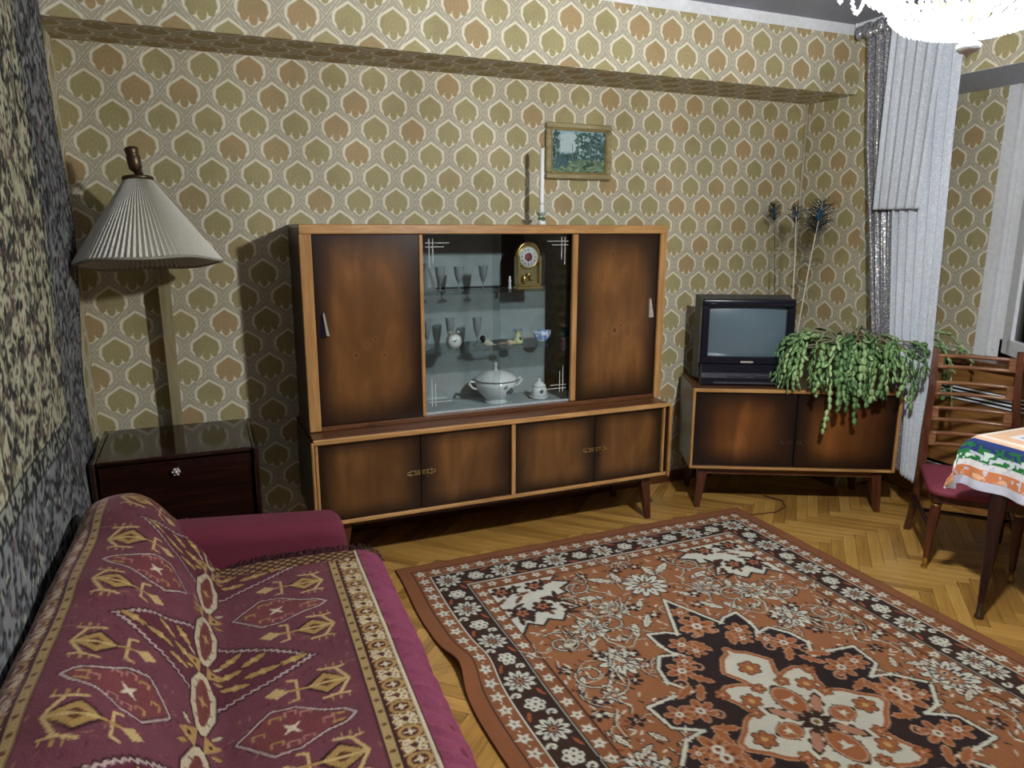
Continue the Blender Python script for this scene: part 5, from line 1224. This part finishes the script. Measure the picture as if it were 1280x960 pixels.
for i in range(5):
    for k in range(no): fs.append((i * no + k, i * no + (k + 1) % no, (i + 1) * no + (k + 1) % no, (i + 1) * no + k))
fs += [tuple(range(no - 1, -1, -1)), tuple(5 * no + k for k in range(no))]
chr_.part('seat', MB().add(vs, fs, True), M['seat'])
chr_.part('seat_frame', MB().cbox(.025, Wc - .025, .035, .06, .345, .386, .003).cbox(.025, .05, .06, Dc - .02, .345, .386, .003).cbox(Wc - .05, Wc - .025, .06, Dc - .02, .345, .386, .003).cbox(.05, Wc - .05, Dc - .04, Dc - .015, .345, .386, .003), M['chair'])
legp = [(.008, .0), (.0105, .002), (.0105, .010), (.008, .012)]
for (x, xo) in ((.045, .03), (Wc - .045, Wc - .03)):
    tp = Vector((x, .065, .386)); bt = Vector((xo, .098, 0)); axv = (tp - bt).normalized(); Lg = (tp - bt).length
    lg = MB().lathe([(.0115, .055), (.0125, .06), (.017, .14), (.022, .24), (.0235, .29), (.0195, .322), (.0165, .330), (.024, .340), (.024, .350), (.018, .356), (.021, .37), (.022, Lg)], tuple(bt), 16, True, tuple(axv))
    lo = chr_.part('leg', lg, M['chair'])
    chr_.part('brass_tip', MB().lathe([(.012, .0), (.014, .002), (.014, .012), (.010, .018), (.0105, .056), (.0118, .057)], tuple(bt), 14, True, tuple(axv)), M['brass'], lo)
    chr_.part('leg_ring', MB().lathe([(.019, .326), (.0225, .330), (.0225, .335), (.019, .338)], tuple(bt), 14, True, tuple(axv)), M['brass'], lo)
for (x, xt) in ((.012, .022), (Wc - .012, Wc - .030)):
    pts = [(x - .015 if x < .1 else x + .015, .575, 0), (x, .50, .20), (x, .445, .40), (x, .46, .55), (xt, .49, .80), (xt, .525, .985)]
    pm = MB(); sect = []
    for i, (px, py, pz) in enumerate(pts):
        hw = (.014, .017, .019, .017, .015, .012)[i]; hd = (.015, .020, .022, .018, .014, .010)[i]
        sect.append([(px - hw, py - hd, pz), (px + hw, py - hd, pz), (px + hw, py + hd, pz), (px - hw, py + hd, pz)])
    vs = [p for s_ in sect for p in s_]; fs = [(3, 2, 1, 0), tuple(20 + k for k in range(4))]
    for i in range(5):
        for k in range(4): fs.append((i * 4 + k, i * 4 + (k + 1) % 4, (i + 1) * 4 + (k + 1) % 4, (i + 1) * 4 + k))
    chr_.part('back_post', pm.add(vs, fs), M['chair'])
for (za, zb_) in ((.945, .892), (.815, .760), (.690, .632), (.565, .508)):
    def yb(z): return np.interp(z, [.55, .80, .985], [.46, .49, .525])
    lm_ = MB()
    for zz2 in (za, zb_): lm_.tube([(.03 + (Wc - .065) * t, yb(zz2) + .028 * math.sin(PI * t), zz2) for t in np.linspace(0, 1, 9)], .0100, 8)
    for xe in (.036, Wc - .045): lm_.cbox(xe - (.012 if xe < .1 else .026), xe + (.026 if xe < .1 else .016), float(yb(za)) - .006, float(yb(za)) + .010, zb_ - .004, za + .004, .003)
    chr_.part('back_slat', lm_, wood('slat_wood', (86, 52, 34), (128, 86, 58), (160, 116, 82), .3, 0) if za > .9 else bpy.data.materials['slat_wood'], label='open loop-shaped slat')
chr_.part('stretcher', MB().tube([(.035, .085, .20), (.0, .49, .22)], .011, 8).tube([(Wc - .035, .085, .20), (Wc, .49, .22)], .011, 8).tube([(.02, .30, .212), (Wc - .02, .30, .212)], .010, 8), M['tleg'])

# ------------------------------------------------------------------ table and cloth
tx, ty, tw, td, tz = 2.825, 1.845, 1.0, .80, .745
tb = Thing('dining_table', 'dark wooden dining table with tapered brass-tipped legs under the printed cloth', 'table', (tx + tw / 2, ty - td / 2, 0))
tb.part('tabletop', MB().cbox(tx + .01, tx + tw, ty - td, ty - .01, tz - .022, tz, .004), M['tleg'])
tb.part('apron', MB().box(tx + .05, tx + tw - .06, ty - .075, ty - .055, tz - .10, tz - .022).box(tx + .05, tx + .07, ty - td + .06, ty - .075, tz - .10, tz - .022).box(tx + .07, tx + tw - .06, ty - td + .04, ty - td + .06, tz - .10, tz - .022), M['tleg'])
for (x, sx) in ((tx + .04, -1), (tx + tw - .085, 1)):
    for (y, sy_) in ((ty - .10, 1), (ty - td + .095, -1)):
        tp = Vector((x, y, tz - .022)); bt = Vector((x + .045 * sx, y - .015, 0)); axv = (tp - bt).normalized(); Lg = (tp - bt).length
        lo = tb.part('leg', MB().lathe([(.0125, .065), (.0135, .07), (.028, .42), (.035, .58), (.035, Lg)], tuple(bt), 18, True, tuple(axv)), M['tleg'])
        tb.part('brass_tip', MB().lathe([(.016, 0), (.018, .002), (.018, .012), (.0125, .018), (.0132, .067), (.013, .068)], tuple(bt), 14, True, tuple(axv)), M['brass_d'], lo)
# cloth: local distance from the table's edge sets the printed band; d<0 inside the top, d>0 down the drop
na, nb_ = 300, 280; drop_ = .215
ua = np.concatenate([np.linspace(-drop_, .35, 240), np.linspace(.36, tw + .03, 60)]); vb = np.concatenate([np.linspace(-drop_, .35, 230), np.linspace(.36, td + .03, 50)])
Ua, Vb = np.meshgrid(ua, vb); du = np.maximum(-Ua, 0); dv = np.maximum(-Vb, 0); dd_ = np.sqrt(du ** 2 + dv ** 2)
fall = np.minimum(dd_, drop_ * 1.12)
out = .012 * np.clip(dd_ / .03, 0, 1)
rip = np.clip(dd_ / .2, 0, 1) * .016
both = np.clip(np.minimum(du, dv) / .05, 0, 1)
Xc = tx + np.maximum(Ua, 0) - out * (du > 0) * np.where(dv > 0, .75, 1) - rip * (du > 0) * (np.sin(Vb * 34) + .3) - both * .035
Yc = ty - np.maximum(Vb, 0) + out * (dv > 0) * np.where(du > 0, .75, 1) + rip * (dv > 0) * (np.sin(Ua * 30 + 1) + .3) + both * .035
Zc = tz + .002 - fall * .99 + .003 * np.sin(Ua * 9) * np.sin(Vb * 7) * (dd_ <= 0) + .0015
e_ = np.maximum(-Ua, -Vb)            # signed: negative on top
nz1 = vnoise(Ua.shape, 5, 4); nz2 = vnoise(Ua.shape, 8, 6)
colc = np.empty(Ua.shape + (3,)); colc[:] = lin((206, 208, 222))
def setc(m, c): colc[m] = lin(c)
te = -e_
setc((te > .02) & (te < .075), (232, 190, 158)); setc((te > .075) & (te < .10), (236, 232, 228)); setc((te > .10) & (te < .17), (168, 178, 206)); setc((te > .17) & (te < .20), (226, 150, 110)); setc((te > .20) & (te < .26), (90, 140, 90)); setc(te > .26, (224, 226, 232))
setc((te > .115) & (te < .122), (236, 236, 240)); setc((te > 0) & (te < .02), (238, 224, 208))
setc((e_ >= 0) & (e_ < .012), (226, 190, 160)); setc((e_ >= .012) & (e_ < .065), (46, 62, 116))
setc((e_ >= .03) & (e_ < .105) & (nz1 + (e_ - .03) * 6 > .62), (44, 118, 62)); setc((e_ >= .055) & (e_ < .12) & (nz2 < .34), (206, 226, 214)); setc((e_ >= .10) & (e_ < .135) & (nz1 > .3), (230, 228, 226))
setc((e_ >= .128) & (e_ < .175) & (nz1 + nz2 * .5 > .48), (214, 134, 88)); setc((e_ >= .15) & (e_ < .172) & (nz2 > .62), (236, 190, 150))
clo = grid_obj('tablecloth', np.stack([Xc, Yc, Zc], -1), colc, M['print'])
tag(clo, 'white tablecloth with printed orange, green and blue border draped over the table', 'tablecloth')
sm = clo.modifiers.new('thick', 'SOLIDIFY'); sm.thickness = .001; sm.offset = 1

# ------------------------------------------------------------------ cable on the parquet
tag(link('cable', MB().tube([(2.62, 3.02, .004), (2.72, 2.95, .004), (2.86, 2.93, .004), (2.97, 2.97, .004), (3.02, 3.05, .004), (2.98, 3.16, .004)], .0035, 6).mesh('cable', M['brown'])), 'thin brown cable curled on the parquet before the corner cabinet', 'cable')

# ------------------------------------------------------------------ chandelier with its lamp
chd = Thing('chandelier', 'lit crystal chandelier with beaded strands hanging from the ceiling', 'chandelier', (LAMP_POS[0], LAMP_POS[1], ZC)); chd.local = True
def zc(z): return z - ZC
BR = M['brass']
chd.part('ceiling_rose', MB().lathe([(.001, 0), (.06, 0), (.058, -.02), (.02, -.045), (.001, -.046)], (0, 0, 0), 24), BR)
chd.part('stem', MB().tube([(0, 0, -.045), (0, 0, zc(1.975))], .006, 8), BR)
for (rr3, z3) in ((.275, 2.30), (.17, 2.085), (.26, 2.16)): chd.part('ring', MB().tube([(rr3 * math.cos(a), rr3 * math.sin(a), zc(z3)) for a in np.linspace(0, 2 * PI, 49)], .005, 6), BR)
chd.part('light_shield_dish', MB().lathe([(.02, zc(2.335)), (.10, zc(2.325)), (.19, zc(2.29)), (.20, zc(2.283)), (.19, zc(2.296)), (.10, zc(2.331)), (.02, zc(2.341))], (0, 0, 0), 36), BR)  # unseen dish added above the bulbs to keep their light off the ceiling
for k in range(6): a = k * PI / 3; chd.part('spoke', MB().tube([(.27 * math.cos(a), .27 * math.sin(a), zc(2.30)), (0, 0, zc(2.33))], .004, 5).tube([(.255 * math.cos(a), .255 * math.sin(a), zc(2.16)), (.165 * math.cos(a), .165 * math.sin(a), zc(2.085)), (0, 0, zc(2.08))], .003, 5), BR)
def beads(pts, r, sp_=.9):
    mb = MB(); pts = [Vector(p) for p in pts]
    L = [0]
    for a, b in zip(pts[:-1], pts[1:]): L.append(L[-1] + (b - a).length)
    n = max(2, int(L[-1] / (2 * r * sp_)))
    for k in range(n):
        s = L[-1] * (k + .5) / n; i = max(j for j in range(len(L)) if L[j] <= s); i = min(i, len(pts) - 2); p = pts[i].lerp(pts[i + 1], (s - L[i]) / max(1e-6, L[i + 1] - L[i]))
        mb.add([p + Vector(v) * r for v in ((1, 0, 0), (0, 1, 0), (-1, 0, 0), (0, -1, 0), (0, 0, 1.15), (0, 0, -1.15))], [(0, 1, 4), (1, 2, 4), (2, 3, 4), (3, 0, 4), (1, 0, 5), (2, 1, 5), (3, 2, 5), (0, 3, 5)])
    return mb
m_a = beads([(.262, 0, zc(2.30)), (.262, 0, zc(2.22)), (.258, 0, zc(2.16))], .0075).mesh('outer_strand', M['crystal'])
m_b = beads([(.258, 0, zc(2.16)), (.245, 0, zc(2.112)), (.215, 0, zc(2.082)), (.172, 0, zc(2.060))], .0075).mesh('skirt_strand', M['crystal'])
m_c = beads([(.168, 0, zc(2.085)), (.165, 0, zc(2.03)), (.14, 0, zc(2.008)), (.09, 0, zc(1.993)), (.03, 0, zc(1.985))], .0065).mesh('bowl_strand', M['crystal'])
m_d = beads([(.275 + .0 * t, -.045 + .09 * t, zc(2.16 - .075 * math.sin(PI * t))) for t in np.linspace(0, 1, 9)], .007).mesh('swag', M['crystal'])
for (me, n, nm_) in ((m_a, 40, 'crystal_strand'), (m_b, 44, 'crystal_strand'), (m_c, 36, 'crystal_strand'), (m_d, 14, 'crystal_swag')):
    for k in range(n):
        o = chd.part(nm_, me, None); o.rotation_euler = (0, 0, 2 * PI * (k + (.5 if me is m_b else 0)) / n)
chd.part('finial', MB().lathe([(.001, zc(1.985)), (.006, zc(1.983)), (.005, zc(1.968)), (.018, zc(1.966)), (.025, zc(1.960)), (.024, zc(1.952)), (.018, zc(1.946)), (.010, zc(1.944)), (.005, zc(1.938)), (.001, zc(1.928))], (0, 0, 0), 18), M['porc'])
em = bpy.data.materials.new('bulb_glow'); em.use_nodes = True; e_n = em.node_tree.nodes.new('ShaderNodeEmission'); e_n.inputs[0].default_value = (*LAMP_RGB, 1); e_n.inputs[1].default_value = 9
em.node_tree.links.new(e_n.outputs[0], em.node_tree.nodes['Material Output'].inputs[0])
for k in range(5):
    a = 2 * PI * k / 5 + .3; chd.part('bulb', MB().ball((.10 * math.cos(a), .10 * math.sin(a), zc(2.20)), .024, 12, 8, (1, 1, 1.3)), em); chd.part('lamp_holder', MB().lathe([(.012, zc(2.235)), (.014, zc(2.24)), (.014, zc(2.29)), (.004, zc(2.325))], (.10 * math.cos(a), .10 * math.sin(a), 0), 10), BR)
lg = bpy.data.lights.new('chandelier_light', 'POINT'); lg.energy = LAMP_W; lg.color = LAMP_RGB; lg.shadow_soft_size = .05
lo = bpy.data.objects.new('chandelier_light', lg); lo.location = (0, 0, zc(LAMP_POS[2])); lo.parent = chd.e; COL.objects.link(lo)
